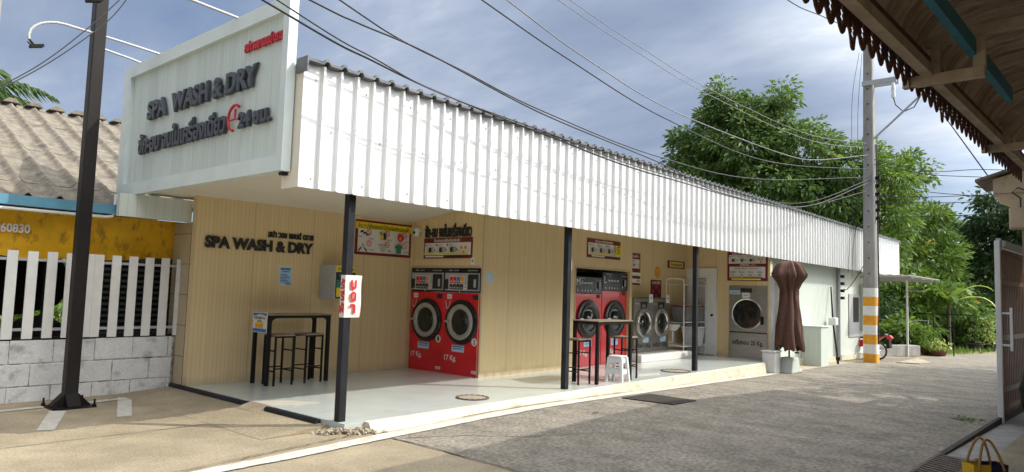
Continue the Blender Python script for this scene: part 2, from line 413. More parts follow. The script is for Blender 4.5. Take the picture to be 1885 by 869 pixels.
_tcache = {}
def text_geo(body, bold=0.0, depth=0.0):
    """vertices normalised to a unit box (u 0..1, v 0..1, thickness 0..1), faces, aspect"""
    key = (body, bold, depth > 0)
    if key in _tcache: return _tcache[key]
    cu = bpy.data.curves.new('lettering', 'FONT'); cu.body = body; cu.size = 1.0; cu.resolution_u = 3
    if depth > 0:
        cu.extrude = 0.05
    if bold:
        cu.bevel_depth = bold; cu.bevel_resolution = 1
    o = bpy.data.objects.new('lettering', cu); COL.objects.link(o)
    dg = bpy.context.evaluated_depsgraph_get(); dg.update()
    ev = o.evaluated_get(dg); me = ev.to_mesh()
    vs = np.array([v.co[:] for v in me.vertices]) if len(me.vertices) else np.zeros((0, 3))
    fs = [tuple(p.vertices) for p in me.polygons]
    ev.to_mesh_clear(); bpy.data.objects.remove(o); bpy.data.curves.remove(cu)
    lo, hi = vs.min(0), vs.max(0); ext = np.maximum(hi - lo, 1e-6)
    nv = (vs - lo) / ext
    if ext[2] < 1e-5: nv[:, 2] = 0
    _tcache[key] = (nv, fs, ext[0] / ext[1])
    return _tcache[key]

class Print(MB):
    """flat artwork in a local X-Z plane that faces -Y, each colour a slot, later shapes proud of earlier ones"""
    STEP = 0.0012
    def __init__(s, y=0.0): MB.__init__(s); s.mats = []; s.y = y
    def col(s, m):
        if m not in s.mats: s.mats.append(m)
        s.m = s.mats.index(m); s.y -= s.STEP
    def poly(s, pts, m):
        s.col(m); n = len(pts); return s.add([(u, s.y, v) for u, v in pts], [tuple(range(n))])
    def rect(s, u0, v0, u1, v1, m): return s.poly([(u0, v0), (u1, v0), (u1, v1), (u0, v1)], m)
    def disc(s, u, v, r, m, n=20, ry=None):
        ry = ry or r
        return s.poly([(u + r * math.cos(2 * math.pi * i / n), v + ry * math.sin(2 * math.pi * i / n)) for i in range(n)], m)
    def ring(s, u, v, r0, r1, m, n=24, a0=0, a1=360):
        s.col(m); vs, fs = [], []
        full = abs(a1 - a0) >= 360
        k = n if full else n + 1
        for i in range(k):
            t = R(a0 + (a1 - a0) * i / n)
            for r in (r0, r1): vs.append((u + r * math.cos(t), s.y, v + r * math.sin(t)))
        for i in range(n):
            j = (i + 1) % k
            fs.append((2 * i, 2 * i + 1, 2 * j + 1, 2 * j))
        return s.add(vs, fs)
    def line(s, p, q, w, m):
        d = Vector((q[0] - p[0], q[1] - p[1])); n = Vector((-d.y, d.x)).normalized() * w / 2
        return s.poly([(p[0] + n.x, p[1] + n.y), (p[0] - n.x, p[1] - n.y), (q[0] - n.x, q[1] - n.y), (q[0] + n.x, q[1] + n.y)], m)
    def text(s, u0, v0, u1, v1, body, m, bold=0.0, depth=0.0):
        s.col(m); nv, fs, _ = text_geo(body, bold, depth)
        if bold and depth == 0.0: depth = 0.0008
        return s.add([(u0 + (u1 - u0) * a, s.y - depth * c, v0 + (v1 - v0) * b) for a, b, c in nv], fs)
    def out(s, name, parent): 
        o = s.build(name, s.mats, parent); return o

def gz(x):
    """the lane falls gently away from the camera"""
    return -0.018 * (min(max(x, 8.0), 38.0) - 8.0)

def sheet(name, poly, lift, mat, thick=None):
    """ground sheet over a convex-ish outline, cut where the slope changes so that it follows gz()"""
    bm = bmesh.new()
    vs = [bm.verts.new((x, y, 0)) for x, y in poly]
    bm.faces.new(vs)
    for cx in (8.0, 38.0):
        bmesh.ops.bisect_plane(bm, geom=bm.verts[:] + bm.edges[:] + bm.faces[:], plane_co=(cx, 0, 0), plane_no=(1, 0, 0))
    for v in bm.verts: v.co.z = gz(v.co.x) + lift
    bmesh.ops.recalc_face_normals(bm, faces=bm.faces)
    for f in bm.faces:
        if f.normal.z < 0: f.normal_flip()
    me = bpy.data.meshes.new(name); bm.to_mesh(me); bm.free(); me.materials.append(mat)
    o = bpy.data.objects.new(name, me); COL.objects.link(o)
    return struct(o)

# ------------------------------------------------------------------ ground
sheet('ground', [(-300, -300), (500, -300), (500, 400), (-300, 400)], -0.016, EARTH)
sheet('yard', [(-30, -8), (4.9, -8), (4.95, 5.92), (5.0, 6.6), (5.0, 11.2), (-30, 11.2)], 0.0, YARD)
sheet('road', [(4.9, 1.6), (14.5, 1.28), (46, 0.4), (46, 3.6), (38.7, 4.4), (31, 5.5), (27, 6.45), (5.0, 6.45), (4.95, 5.92)], 0.004, ROADM)
sheet('pavement', [(4.9, -8), (46, -8), (46, 0.4), (14.5, 1.28), (4.9, 1.6)], 0.0, CONC)
sheet('carport_paving', [(27, 6.45), (31, 5.5), (31.6, 12), (27, 12)], 0.0, YARD)
def stripe(name, left, right, lift, mat):
    return sheet(name, left + right[::-1], lift, mat)
SL = [(0.6, 5.75), (2.87, 5.93), (3.65, 5.99), (4.97, 6.12), (6.9, 6.25), (9.4, 6.275), (13.3, 6.28), (16.9, 6.28)]
SR = [(0.6, 5.58), (3.06, 5.76), (3.73, 5.79), (4.79, 5.89), (6.6, 6.02), (9.07, 6.08), (12.9, 6.11), (16.9, 6.13)]
def wob(pts):
    out = []
    for (x0, y0), (x1, y1) in zip(pts, pts[1:]):
        for k in range(14): t = k / 14; out.append((x0 + (x1 - x0) * t, y0 + (y1 - y0) * t + random.uniform(-0.008, 0.008)))
    return out + [pts[-1]]
stripe('road_marking', wob(SL), wob(SR), 0.012, LINEP)
sheet('verge', [(5.0, 6.0), (7.0, 6.10), (16.9, 6.2), (24, 6.3), (24, 6.84), (17.5, 6.84), (5.0, 6.5)], 0.008, DIRT)
sheet('parking_line', [(2.43, 8.58), (2.56, 8.47), (3.02, 9.62), (2.88, 9.74)], 0.004, LINEG)
sheet('parking_line', [(3.31, 8.86), (3.45, 8.80), (3.98, 10.2), (3.84, 10.3)], 0.004, LINEG)
sheet('parking_line', [(1.2, 9.86), (3.80, 10.06), (3.80, 10.2), (1.2, 10.0)], 0.008, LINEG)
# channel along the camera side of the lane
ch = MB(); ch.prism([(8.0, 1.50), (14.6, 1.245), (14.6, 1.285), (8.0, 1.56)], gz(14.6) + 0.002, gz(8) - 0.02 + 0.028, 'z')
struct(ch.build('drain_channel', RUBBER))

# ------------------------------------------------------------------ laundrette building
YA, XB, YC, XE, YD, XF, YW = 10.2, 8.87, 8.36, 13.85, 8.80, 17.40, 6.85
F0 = 0.10
fl = MB(); fl.box((4.72, 6.42, -0.5), (XF + 0.1, YA + 0.1, F0))
struct(fl.build('shop_floor', FLOORP))
patch = MB(); patch.prism([(4.74, 7.95), (5.0, 7.80), (5.35, 7.82), (5.1, 8.2), (4.74, 8.42)], F0 + 0.001, F0 + 0.004, 'z')
struct(patch.build('floor_patch', pm('bare_patch', (0.50, 0.46, 0.39), (0.52, 0.52, 0.48), rough=0.5, scale=5)))
patch = MB(); patch.prism([(11.5, 6.78), (12.1, 6.64), (12.4, 6.85), (11.9, 7.0)], F0 + 0.001, F0 + 0.004, 'z')
struct(patch.build('floor_patch', MATS['bare_patch']))
kb = MB(); n = 60
vs = []
for i in range(n + 1):
    x = 4.98 + (16.55 - 4.98) * i / n
    w = 0.008 * math.sin(x * 2.1) + 0.008 * random.uniform(-1, 1); a_ = min(1, max(0, (x - 5) / 2.2))
    yt = 6.29 + 0.07 * a_; yf = 6.17 + 0.16 * a_
    vs += [(x, 6.419, F0 + 0.003), (x, yt + 0.04 + w * 0.3, F0 + 0.001), (x, yt + w * 0.6, (F0 - 0.010) * min(1, 0.35 + (x - 4.98) / 0.7)), (x, yf + w, gz(x) + 0.016), (x, yf + w, gz(x) - 0.06), (x, 6.419, gz(x) - 0.06)]
fs = []
for i in range(n):
    for j in range(5): fs.append((i * 6 + j, i * 6 + j + 1, i * 6 + 6 + j + 1, i * 6 + 6 + j))
fs += [tuple(range(6)), tuple(n * 6 + j for j in range(5, -1, -1))]
kb.add(vs, fs)
struct(kb.build('kerb', KERBP, smooth=True, angle=60))
eb = MB()
for y0, y1 in ((6.86, 7.95), (8.42, 10.72)):
    prof = [(4.645, 0.03)] + [(4.68 + 0.036 * math.cos(t), 0.068 + 0.036 * math.sin(t)) for t in np.linspace(math.pi, 0, 9)] + [(4.716, 0.03)]
    eb.prism(prof, y0, y1, 'y')
struct(eb.build('floor_edging', DKGREY, smooth=True))
wd = MB(); wd.prism([(3.9, 0.003), (4.74, 0.003), (4.74, 0.052), (4.62, 0.050)], 6.70, 10.60, 'y')
struct(wd.build('yard_apron', YARD))
rp = MB(); rp.prism([(4.52, 0.046), (4.74, 0.04), (4.74, 0.104)], 7.95, 8.42, 'y')
struct(rp.build('ramp', YARD))

B = thing('laundrette', 'cream and white laundrette building behind a ribbed white fascia and black posts', 'shop building', (11, 8.4, 0))
def wall(name, a, b, m=BEIGE, parent=None): return MB().box(a, b).build(name, m, parent or B, world=True)
ZT = 3.6
wall('wall', (4.70, YA, 0.0), (XB + 0.6, YA + 0.12, ZT))                       # recessed wall with the lettering
wall('end_wall', (4.70, YA + 0.122, 0.0), (4.85, YA + 0.7, 2.47), TILEB)
jm = MB()
for z in (0.5, 0.95, 1.4, 1.85, 2.3): jm.box((4.696, YA + 0.124, z), (4.70, YA + 0.7, z + 0.006))
jm.box((4.696, YA + 0.116, 0.1), (4.70, YA + 0.122, 2.47))
jm.build('tile_joint', DARKWOOD, B, world=True)
wall('side_cladding', (3.70, YA + 0.15, 2.47), (4.698, YA + 0.25, 2.786), WHITEPANEL)
# wall holding machines one and two (faces the yard)
m = MB(); m.box((XB, YC, 2.0), (XB + 0.10, YA, ZT)); m.box((XB, YC, F0), (XB + 0.10, YC + 0.045, 2.0))
m.build('machine_wall', BEIGE, B, world=True)
m = MB(); m.box((XB - 0.006, YC + 0.046, 1.985), (XB, YA, 2.03)); m.box((XB - 0.006, YC + 0.036, F0), (XB, YC + 0.05, 2.03))
m.build('opening_trim', CREAM, B, world=True)
# front wall with opening for the pair of red machines
m = MB()
m.box((XB + 0.101, YC, F0), (11.66, YC + 0.10, ZT)); m.box((11.66, YC, 2.12), (13.72, YC + 0.10, ZT)); m.box((13.72, YC, F0), (XE, YC + 0.10, ZT))
m.build('front_wall', BEIGE, B, world=True)
m = MB(); m.box((11.65, YC + 0.10, F0), (11.66, YC + 0.9, 2.2)); m.box((13.73, YC + 0.10, F0), (13.74, YC + 0.9, 2.2)); m.box((11.65, YC + 0.9, F0), (13.74, YC + 0.92, 2.2)); m.box((11.65, YC + 0.1, 2.2), (13.74, YC + 0.92, 2.21))
m.build('machine_recess', WHITEM, B, world=True)
m = MB(); m.box((11.63, YC - 0.012, F0), (11.66, YC, 2.15)); m.box((11.66, YC - 0.012, 2.12), (13.72, YC, 2.15)); m.box((13.72, YC - 0.012, F0), (13.75, YC, 2.15)); m.build('opening_trim', TILEB, B, world=True)
wall('return_wall', (XE - 0.1, YC + 0.101, F0), (XE, YD, ZT))
wall('niche_wall', (XE, YD, F0), (XF, YD + 0.1, ZT))
m = MB(); m.box((XF, 6.56, F0), (XF + 0.1, YD, ZT))
m.build('dryer_wall', BEIGE, B, world=True)
pl = MB(); pl.box((XE + 0.02, 8.10, F0), (16.35, YD, 0.26)); pl.build('plinth', WHITEM, B, world=True, bevel=0.012)
MB().box((XB - 0.002, YC - 0.006, F0), (XB + 0.03, YC, 2.9)).build('corner_trim', TILEB, B, world=True)
# folded shutter at the end of the opening
m = MB()
for k in range(4):
    y = 6.30 + 0.065 * k
    m.prism([(XF - 0.05 + (0.05 if k % 2 else 0.0), y), (XF - 0.0 - (0.05 if k % 2 else 0.0), y + 0.06), (XF + 0.012 - (0.05 if k % 2 else 0.0), y + 0.06), (XF - 0.038 + (0.05 if k % 2 else 0.0), y)], 0.06, 2.18, 'z')
m.build('folded_shutter', WHITEM, B, world=True)
# white panel wall to the road
m = MB(); m.box((XF + 0.1, YW, -0.5), (27.6, YW + 0.1, ZT)); m.box((XF + 0.101, 6.56, -0.5), (XF + 0.16, YW, 2.9))
m.build('white_wall', WHITEPANEL, B, world=True)
m = MB()
for i in range(40):
    x = XF + 0.2 + i * 0.245
    m.prism([(x, gz(x)), (x + 0.246, gz(x + 0.2)), (x + 0.246, gz(x) + 0.17 + 0.02 * math.sin(i * 1.3)), (x, gz(x) + 0.17 + 0.02 * math.sin(i * 1.3 - 1.3))], YW - 0.07, YW - 0.002, 'y')
m.build('wall_base', KERBP, B, world=True)
# soffit rising to the fascia
sf = MB(); sf.prism([(6.50, 3.36), (YA + 0.3, 2.82), (YA + 0.3, 2.86), (6.50, 3.40)], 4.02, 27.4, 'x')
sf.build('soffit', SOFFIT, B, world=True)
# ribbed fascia
def ribbed(x0, x1, y, z0, z1, first, pitch=0.2222):
    pts = [(x0, 0.0)]
    x = first
    while x < x1 - 0.06:
        if x > x0 + 0.05:
            pts += [(x - 0.028, 0.0), (x - 0.016, 0.044), (x + 0.012, 0.044), (x + 0.026, 0.0)]
            for k in (0.33, 0.66):                       # shallow swages between the ribs
                xx = x + 0.026 + (pitch - 0.052) * k
                if xx < x1 - 0.03: pts += [(xx - 0.006, 0.0), (xx, 0.002), (xx + 0.006, 0.0)]
        x += pitch
    pts.append((x1, 0.0))
    rs = random.Random(3); tilt = [rs.uniform(-0.007, 0.007) for _ in range(60)]
    pts = [(px, d + tilt[int((px - x0) / (3 * pitch))] * (((px - x0) / (3 * pitch)) % 1.0 - 0.5)) for px, d in pts]
    mb = MB(); k = len(pts)
    vs = [(px, y - d, z0) for px, d in pts] + [(px, y - d, z1) for px, d in pts] + [(px, y - d + 0.006, z0) for px, d in pts] + [(px, y - d + 0.006, z1) for px, d in pts]
    fs = []
    for i in range(k - 1):
        fs += [(i, i + 1, k + i + 1, k + i), (2 * k + i, 3 * k + i, 3 * k + i + 1, 2 * k + i + 1), (i, 2 * k + i, 2 * k + i + 1, i + 1), (k + i, k + i + 1, 3 * k + i + 1, 3 * k + i)]
    fs += [(0, k, 3 * k, 2 * k), (k - 1, 3 * k - 1, 4 * k - 1, 2 * k - 1)]
    mb.add(vs, fs); return mb
YFA = 6.45
fa = ribbed(4.005, 25.36, YFA, 2.62, 3.95, 4.24); fa.m = 1
for i in range(96):
    x = 4.24 + 0.2222 * i - 0.09
    for z in (2.72, 3.25, 3.78):
        if i % 3 == (0 if z != 3.25 else 1): fa.box((x, YFA - 0.012, z), (x + 0.016, YFA - 0.001, z + 0.016))
fa.build('fascia', [FASCIA, pm('screw_head', (0.55, 0.55, 0.54), (0.45, 0.44, 0.42), rough=0.4)], B, world=True)
ribbed(25.48, 30.25, YFA, 2.63, 3.97, 25.62).build('fascia', FASCIA, B, world=True)
for a, b in (((25.36, YFA - 0.05, 2.60), (25.48, YFA + 0.05, 4.0)), ((30.25, YFA - 0.03, 2.60), (30.33, YFA + 1.6, 3.99))): MB().box(a, b).build('fascia_trim', WHITEM, B, world=True)
m = MB(); m.box((4.05, YFA + 0.02, 2.66), (30.2, YFA + 0.07, 2.74)); m.box((4.05, YFA + 0.02, 3.78), (30.2, YFA + 0.07, 3.86)); m.build('fascia_rail', DKGREY, B, world=True)
# roof sheets with their ribbed edge over the fascia
def roof_sheet(x0, x1, first):
    pts = [(x0, 0.0)]; x = first
    while x < x1 - 0.06:
        if x > x0 + 0.05: pts += [(x - 0.04, 0.0), (x - 0.018, 0.036), (x + 0.018, 0.036), (x + 0.04, 0.0)]
        x += 0.2222
    pts.append((x1, 0.0)); k = len(pts); mb = MB()
    ends = [(YFA - 0.085, 3.955), (YA + 0.6, 3.38)]
    vs = []
    for dz in (0.0, 0.03):
        for y, z in ends: vs += [(px, y, z + d + dz) for px, d in pts]
    fs = []
    for i in range(k - 1):
        fs += [(i, i + 1, k + i + 1, k + i), (2 * k + i, 3 * k + i, 3 * k + i + 1, 2 * k + i + 1), (i, 2 * k + i, 2 * k + i + 1, i + 1)]
    mb.add(vs, fs); return mb
roof_sheet(4.0, 25.4, 4.24).build('roof', ROOFSHEET, B, world=True)
roof_sheet(25.46, 30.35, 25.62).build('roof', ROOFSHEET, B, world=True)
m = MB(); m.box((3.985, YFA - 0.09, 3.84), (4.005, YFA + 0.12, 4.0)); m.build('roof_end_cap', ROOFSHEET, B, world=True)
for cx, cy in ((4.785, 6.60), (9.00, 6.62), (13.42, 6.60)):
    c = MB().box((cx - 0.044, cy - 0.044, F0), (cx + 0.044, cy + 0.044, 3.3)).build('column', DKGREY, B, world=True)
for x, z in ((9.00, 1.96), (13.42, 1.90)): MB().box((x + 0.046, 6.57, z), (x + 0.052, 6.65, z + 0.16)).build('white_plate', PLASTW, B, world=True)  # small white plate on one side of the second and third posts
MB().tube([(9.2, 6.62, 2.95), (9.12, 6.66, 2.72), (9.05, 6.68, 2.64), (9.05, 6.68, 2.48)], 0.018, 8).build('conduit', WHITEM, B, world=True, smooth=True)
MB().box((4.012, YFA + 0.008, 2.62), (4.022, 6.78, 3.95)).build('fascia_return', SOFFIT, B, world=True)
# louvred door in the dryer wall
d = MB(); d.box((XF - 0.045, 8.0, F0 + 0.02), (XF - 0.006, 8.79, 2.30)); 
door = d.build('door', GREYM, B, world=True)
door.data.materials.clear(); door.data.materials.append(WHITEM)
lv = MB()
for i in range(34):
    z = 0.42 + i * 0.05
    lv.prism([(XF - 0.062, z), (XF - 0.046, z + 0.012), (XF - 0.046, z + 0.036)], 8.22, 8.58, 'y')
lo_ = lv.build('louvre', GREYM, None); lo_.parent = door; lo_.location = -B.location
fr_ = MB(); fr_.box((XF - 0.055, 7.94, F0), (XF - 0.004, 8.0, 2.36)); fr_.box((XF - 0.055, 8.0, 2.30), (XF - 0.004, YD, 2.36))
fr_.build('door_frame', WHITEM, B, world=True)
dk = MB(); dk.lathe([(0.0, -0.055), (0.028, -0.05), (0.03, -0.03), (0.012, -0.02), (0.012, 0.0), (0.03, 0.001)], (XF - 0.046, 8.06, 1.14), 'x', 14)
k_ = dk.build('door_handle', BLACKM, None, smooth=True); k_.parent = door; k_.location = -B.location
# window, wall shade round it painted as a grey frame, and its white panel
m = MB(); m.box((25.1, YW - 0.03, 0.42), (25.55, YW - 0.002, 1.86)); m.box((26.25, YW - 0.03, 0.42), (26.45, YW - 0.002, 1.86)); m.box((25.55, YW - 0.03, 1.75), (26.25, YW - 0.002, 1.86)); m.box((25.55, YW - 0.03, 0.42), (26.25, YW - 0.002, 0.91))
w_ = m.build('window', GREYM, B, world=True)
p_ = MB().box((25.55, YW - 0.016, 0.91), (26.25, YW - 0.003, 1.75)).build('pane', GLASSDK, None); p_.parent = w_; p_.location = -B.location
m = MB(); m.box((26.47, YW - 0.24, 0.62), (27.1, YW - 0.002, 2.18)); m.box((26.45, YW - 0.26, 2.18), (27.12, YW, 2.21)); m.build('shutter_box', WHITEPANEL, B, world=True, bevel=0.01)

# ------------------------------------------------------------------ sign board above the yard end
SX, S0, S1, SZ0, SZ1 = 3.92, 6.60, 11.05, 2.79, 4.70
S = thing('sign_board', 'large white framed shop sign with dark raised letters above the yard end', 'sign', (SX, (S0 + S1) / 2, SZ0))
MB().box((SX + 0.03, S0 + 0.05, SZ0 + 0.05), (SX + 0.07, S1 - 0.05, SZ1 - 0.05)).build('panel', SIGNPANEL, S, world=True)
m = MB(); fw = 0.17
def mitre(a, b, c, d): # frame member from outer to inner outline
    m.add([(SX - 0.03, *a), (SX - 0.03, *b), (SX - 0.03, *c), (SX - 0.03, *d), (SX + 0.078, *a), (SX + 0.078, *b), (SX + 0.03, *c), (SX + 0.03, *d)],
          [(0, 1, 2, 3), (0, 4, 5, 1), (3, 2, 6, 7), (1, 5, 6, 2), (0, 3, 7, 4), (4, 7, 6, 5)])
O = [(S0, SZ0), (S1, SZ0), (S1, SZ1), (S0, SZ1)]; I = [(S0 + 0.11, SZ0 + fw), (S1 - fw - 0.06, SZ0 + fw), (S1 - fw - 0.06, SZ1 - fw), (S0 + 0.11, SZ1 - fw)]
for i in range(4): mitre(O[i], O[(i + 1) % 4], I[(i + 1) % 4], I[i])
m.build('frame', pm('sign_frame', (0.66, 0.74, 0.73), (0.58, 0.66, 0.65), rough=0.4, scale=2), S, world=True)
m = MB(); m.box((SX + 0.072, S0 + 0.05, SZ0 + 0.05), (SX + 0.10, S1 - 0.05, SZ1 - 0.05)); m.box((SX + 0.03, S0 + 0.06, SZ0 - 0.035), (SX + 0.10, S0 + 0.14, SZ0)); m.build('back_frame', DKGREY, S, world=True)
def raised(parent, name, body, mat, plane, u0, u1, v0, v1, depth=0.03, bold=0.03):
    """raised letters; plane ('x', X) faces -X with u along Y (u0 is the left, larger Y) or ('y', Y) faces -Y with u along X"""
    nv, fs, _ = text_geo(body, bold, 1.0)
    ax, c = plane
    vs = []
    for a, b, t in nv:
        u = u0 + (u1 - u0) * a; v = v0 + (v1 - v0) * b; w = c - 0.001 - depth * t
        vs.append((w, u, v) if ax == 'x' else (u, w, v))
    mb = MB(); mb.add(vs, fs); o = mb.build(name, mat, parent, world=True)
    return o
PX = SX + 0.03 - 0.012
raised(S, 'shop_name', 'SPA  WASH & DRY', NAVY, ('x', PX), 10.16, 7.22, 3.80, 4.07, 0.05, 0.05)
raised(S, 'thai_line', 'ซัก-อบ จบในเครื่องเดียว', NAVY, ('x', PX), 10.40, 7.89, 3.345, 3.66, 0.045, 0.04)
raised(S, 'opening_hours', '24 ชม.', NAVY, ('x', PX), 7.60, 6.90, 3.355, 3.55, 0.045, 0.055)
raised(S, 'thai_name', 'สปา วอช แอนด์ ดราย', SIGNRED, ('x', PX), 7.57, 6.74, 4.24, 4.37, 0.03, 0.05)
cl = MB()
cl.tube([(PX - 0.03, 7.69 + 0.15 * math.cos(t), 3.50 + 0.15 * math.sin(t)) for t in np.linspace(R(-80), R(128), 26)], 0.017, 8)
cl.tube([(PX - 0.03, 7.68, 3.60), (PX - 0.03, 7.68, 3.49), (PX - 0.03, 7.60, 3.475)], 0.013, 8); cl.tube([(PX - 0.03, 7.79, 3.48), (PX - 0.03, 7.68, 3.485)], 0.011, 8)
cl.build('clock_mark', SIGNRED, S, world=True, smooth=True)

# flood lamps on bent arms over the sign
def sign_lamp(y, reach, tip, label, lamp=True):
    t = thing('sign_lamp', label, 'lamp', (SX, y, SZ1), group='lamp arms over the sign')
    pts = [(0.06, 0, -0.10), (0.03, 0, 0.0), (-reach * 0.4, 0, 0.03), (-reach, 0, 0.06)]
    for k in range(1, 8):
        a = R(90) + R(100) * k / 7
        pts.append((-reach + 0.20 * math.cos(a) * tip[0], 0, 0.06 + 0.22 * (math.sin(a) - 1) * tip[1]))
    MB().tube(pts, 0.016, 10).build('arm', pm('arm_paint', (0.50, 0.50, 0.49), (0.42, 0.42, 0.41), rough=0.5), t, smooth=True)
    if lamp:
        e = Vector(pts[-1])
        h = MB(); h.bar(e + Vector((0.0, 0, 0.0)), e + Vector((0.05, -0.0, -0.075)), 0.014); h.bar(e + Vector((0.05, 0.05, -0.07)), e + Vector((0.05, -0.05, -0.07)), 0.012)
        h.bar(e + Vector((0.0, 0.05, -0.02)), e + Vector((0.05, 0.05, -0.07)), 0.012); h.bar(e + Vector((0.0, -0.05, -0.02)), e + Vector((0.05, -0.05, -0.07)), 0.012)
        h.bar(e + Vector((0.02, 0, -0.085)), e + Vector((0.15, 0, -0.045)), 0.11, 0.03)
        h.build('lamp_head', BLACKM, t)
sign_lamp(9.90, 1.17, (1.85, 1.15), 'long bent lamp arm with a small floodlight left of the steel post')
sign_lamp(10.54, 0.47, (0.55, -0.35), 'short lamp arm that curls up just behind the steel post', lamp=False)
sign_lamp(7.75, 1.25, (1.85, 1.15), 'lamp arm over the middle of the sign, reaching out of the picture')

# ------------------------------------------------------------------ steel post in the yard
P = thing('steel_post', 'tall black square steel post bolted to the yard in front of the block wall', 'post', (3.14, 9.93, 0))
m = MB(); m.box((-0.075, -0.075, 0.012), (0.075, 0.075, 7.2)); m.build('pole', pm('post_paint', (0.024, 0.020, 0.019), (0.014, 0.012, 0.012), spec=0.2, rough=0.5, scale=3, stretch=(1, 1, 0.2)), P, bevel=0.012)
MB().box((-0.24, -0.24, 0.0), (0.24, 0.24, 0.012)).build('base_plate', BLACKM, P)
g_ = MB()
for dx, dy in ((1, 0), (-1, 0), (0, 1), (0, -1)):
    if dx: g_.prism([(dx * 0.075, 0.013), (dx * 0.21, 0.013), (dx * 0.21, 0.03), (dx * 0.075, 0.17)], -0.075, 0.075, 'y')
    else: g_.prism([(dy * 0.075, 0.013), (dy * 0.21, 0.013), (dy * 0.21, 0.03), (dy * 0.075, 0.17)], -0.074, 0.074, 'x')
g_.build('gusset', BLACKM, P)
for dx in (-0.2, 0.2):
    for dy in (-0.2, 0.2):
        b_ = MB(); b_.lathe([(0, 0.09), (0.012, 0.09), (0.012, 0.0)], (dx * 1.08, dy * 1.08, 0.012), 'z', 8); b_.lathe([(0, 0.04), (0.024, 0.04), (0.024, 0.012)], (dx * 1.08, dy * 1.08, 0.0), 'z', 6)
        b_.build('anchor_bolt', BLACKM, P)

# ------------------------------------------------------------------ neighbour: block wall, pickets, awning, roof
YB = 10.62
BW = thing('block_wall', 'low whitewashed concrete block wall under the white pickets', 'wall', (1.0, YB, 0))
m = MB(); m.box((-6, YB + 0.008, -0.1), (4.69, YB + 0.16, 0.775)); m.build('core', MORTAR, BW, world=True)
m = MB(); course = [(-0.08, 0.185), (0.2, 0.475), (0.49, 0.78)]
for r_, (z0, z1) in enumerate(course):
    x = -6 + (0.24 if r_ == 1 else 0.0) - 0.18
    while x < 4.69:
        x1 = min(x + 0.485, 4.66)
        if x1 - x > 0.05:
            dz = random.uniform(-0.006, 0.006); dy = random.uniform(-0.004, 0.007); e0 = random.uniform(0, 0.006); e1 = random.uniform(-0.006, 0.002)
            m.box((x + e0, YB + dy, z0 + dz), (x1 + e1, YB + 0.15, z1 + dz * 0.5))
        x += 0.490
m.build('blocks', BLOCKW, BW, world=True, bevel=0.006)
def picket_fence(xs, label, x0, x1):
    f = thing('picket_fence', label, 'fence', ((x0 + x1) / 2, YB, 0.78), group='picket panels on the block wall')
    s_ = MB()
    for x in xs:
        s_.box((x, YB - 0.012, 0.80 + random.uniform(-.004, .004)), (x + 0.118, YB + 0.012, 1.925 + random.uniform(-.004, .004)))
    s_.build('pickets', WHITEM, f, world=True, bevel=0.004)
    for z in (0.90, 1.80): MB().box((x0, YB + 0.013, z), (x1, YB + 0.05, z + 0.035)).build('rail', GREYM, f, world=True)
    b = MB(); b.box((x0, YB + 0.03, 0.775), (x1, YB + 0.13, 0.815)); b.build('base_rail', BLACKM, f, world=True)
picket_fence([-1.9 + 0.2215 * k for k in range(25)], 'white picket fence panel left of the steel post', -2.0, 3.46)
picket_fence([3.535 + 0.2225 * k for k in range(6)], 'white picket fence panel between the steel post and the shop wall', 3.48, 4.85)

AW = thing('awning', 'stained yellow tarpaulin awning hanging behind the pickets', 'awning', (1.5, 11.0, 1.8))
m = MB(); nx, nz = 90, 8; vs = []
for j in range(nz + 1):
    for i in range(nx + 1):
        x = -3 + 8.1 * i / nx; t = j / nz
        vs.append((x, 10.93 + 0.10 * t + 0.035 * math.sin(x * 3.1 + t * 2) * t + 0.02 * math.sin(x * 9.0) * t, 2.50 - (0.62 + 0.035 * math.sin(x * 2.3 + 0.6) + 0.02 * math.sin(x * 5.1)) * t))
m.add(vs, [(j * (nx + 1) + i, j * (nx + 1) + i + 1, (j + 1) * (nx + 1) + i + 1, (j + 1) * (nx + 1) + i) for j in range(nz) for i in range(nx)])
o = m.build('canvas', TARP, AW, world=True, smooth=True)
raised(AW, 'lettering', '0960830', PRGREY if False else WHITEM, ('y', 10.925), 2.37, 2.83, 2.165, 2.285, 0.003, 0.02)

H = thing('neighbour_house', 'house with a grey corrugated fibre cement roof and blue gutter beside the sign', 'house', (1.0, 14, 0))
def corrugated_rows(rows, x0, x1, pitch, amp):
    m = MB(); n = int((x1 - x0) / pitch * 16)
    for (ya, za, yb, zb) in rows:
        vs = []
        for y, z in ((ya, za), (yb, zb)):
            for dz in (0.0, -0.014):
                vs += [(x0 + (x1 - x0) * i / n, y, z + dz + amp * (2.0 * math.exp(-((((x0 + (x1 - x0) * i / n) / pitch) % 1.0 - 0.5) / 0.145) ** 2) - 0.8)) for i in range(n + 1)]
        k = n + 1; fs = []
        for i in range(n):
            fs += [(i, i + 1, 2 * k + i + 1, 2 * k + i), (k + i, 3 * k + i, 3 * k + i + 1, k + i + 1), (i, k + i, k + i + 1, i + 1)]
        m.add(vs, fs)
    return m
rows = []
y = 10.62; z = 2.64; st = 0.455
for L_ in (0.55, 1.45, 1.45, 0.95):
    rows.append((y, z, y + L_ + 0.15, z + (L_ + 0.15) * st - 0.0)); y += L_; z += L_ * st + 0.012
corrugated_rows(rows, -6, 5.9, 0.36, 0.040).build('roof', FIBRO, H, world=True, smooth=True, angle=60)
m = MB()
for x in np.arange(-5.58, 5.7, 0.36):
    m.prism([(x - 0.13, 0), (x - 0.05, 0.075), (x + 0.05, 0.075), (x + 0.13, 0)], 14.9, 15.3, 'y')
rc = m.build('ridge_cap', FIBRO, H, world=True); 
for v in rc.data.vertices: v.co.z += z + 0.01
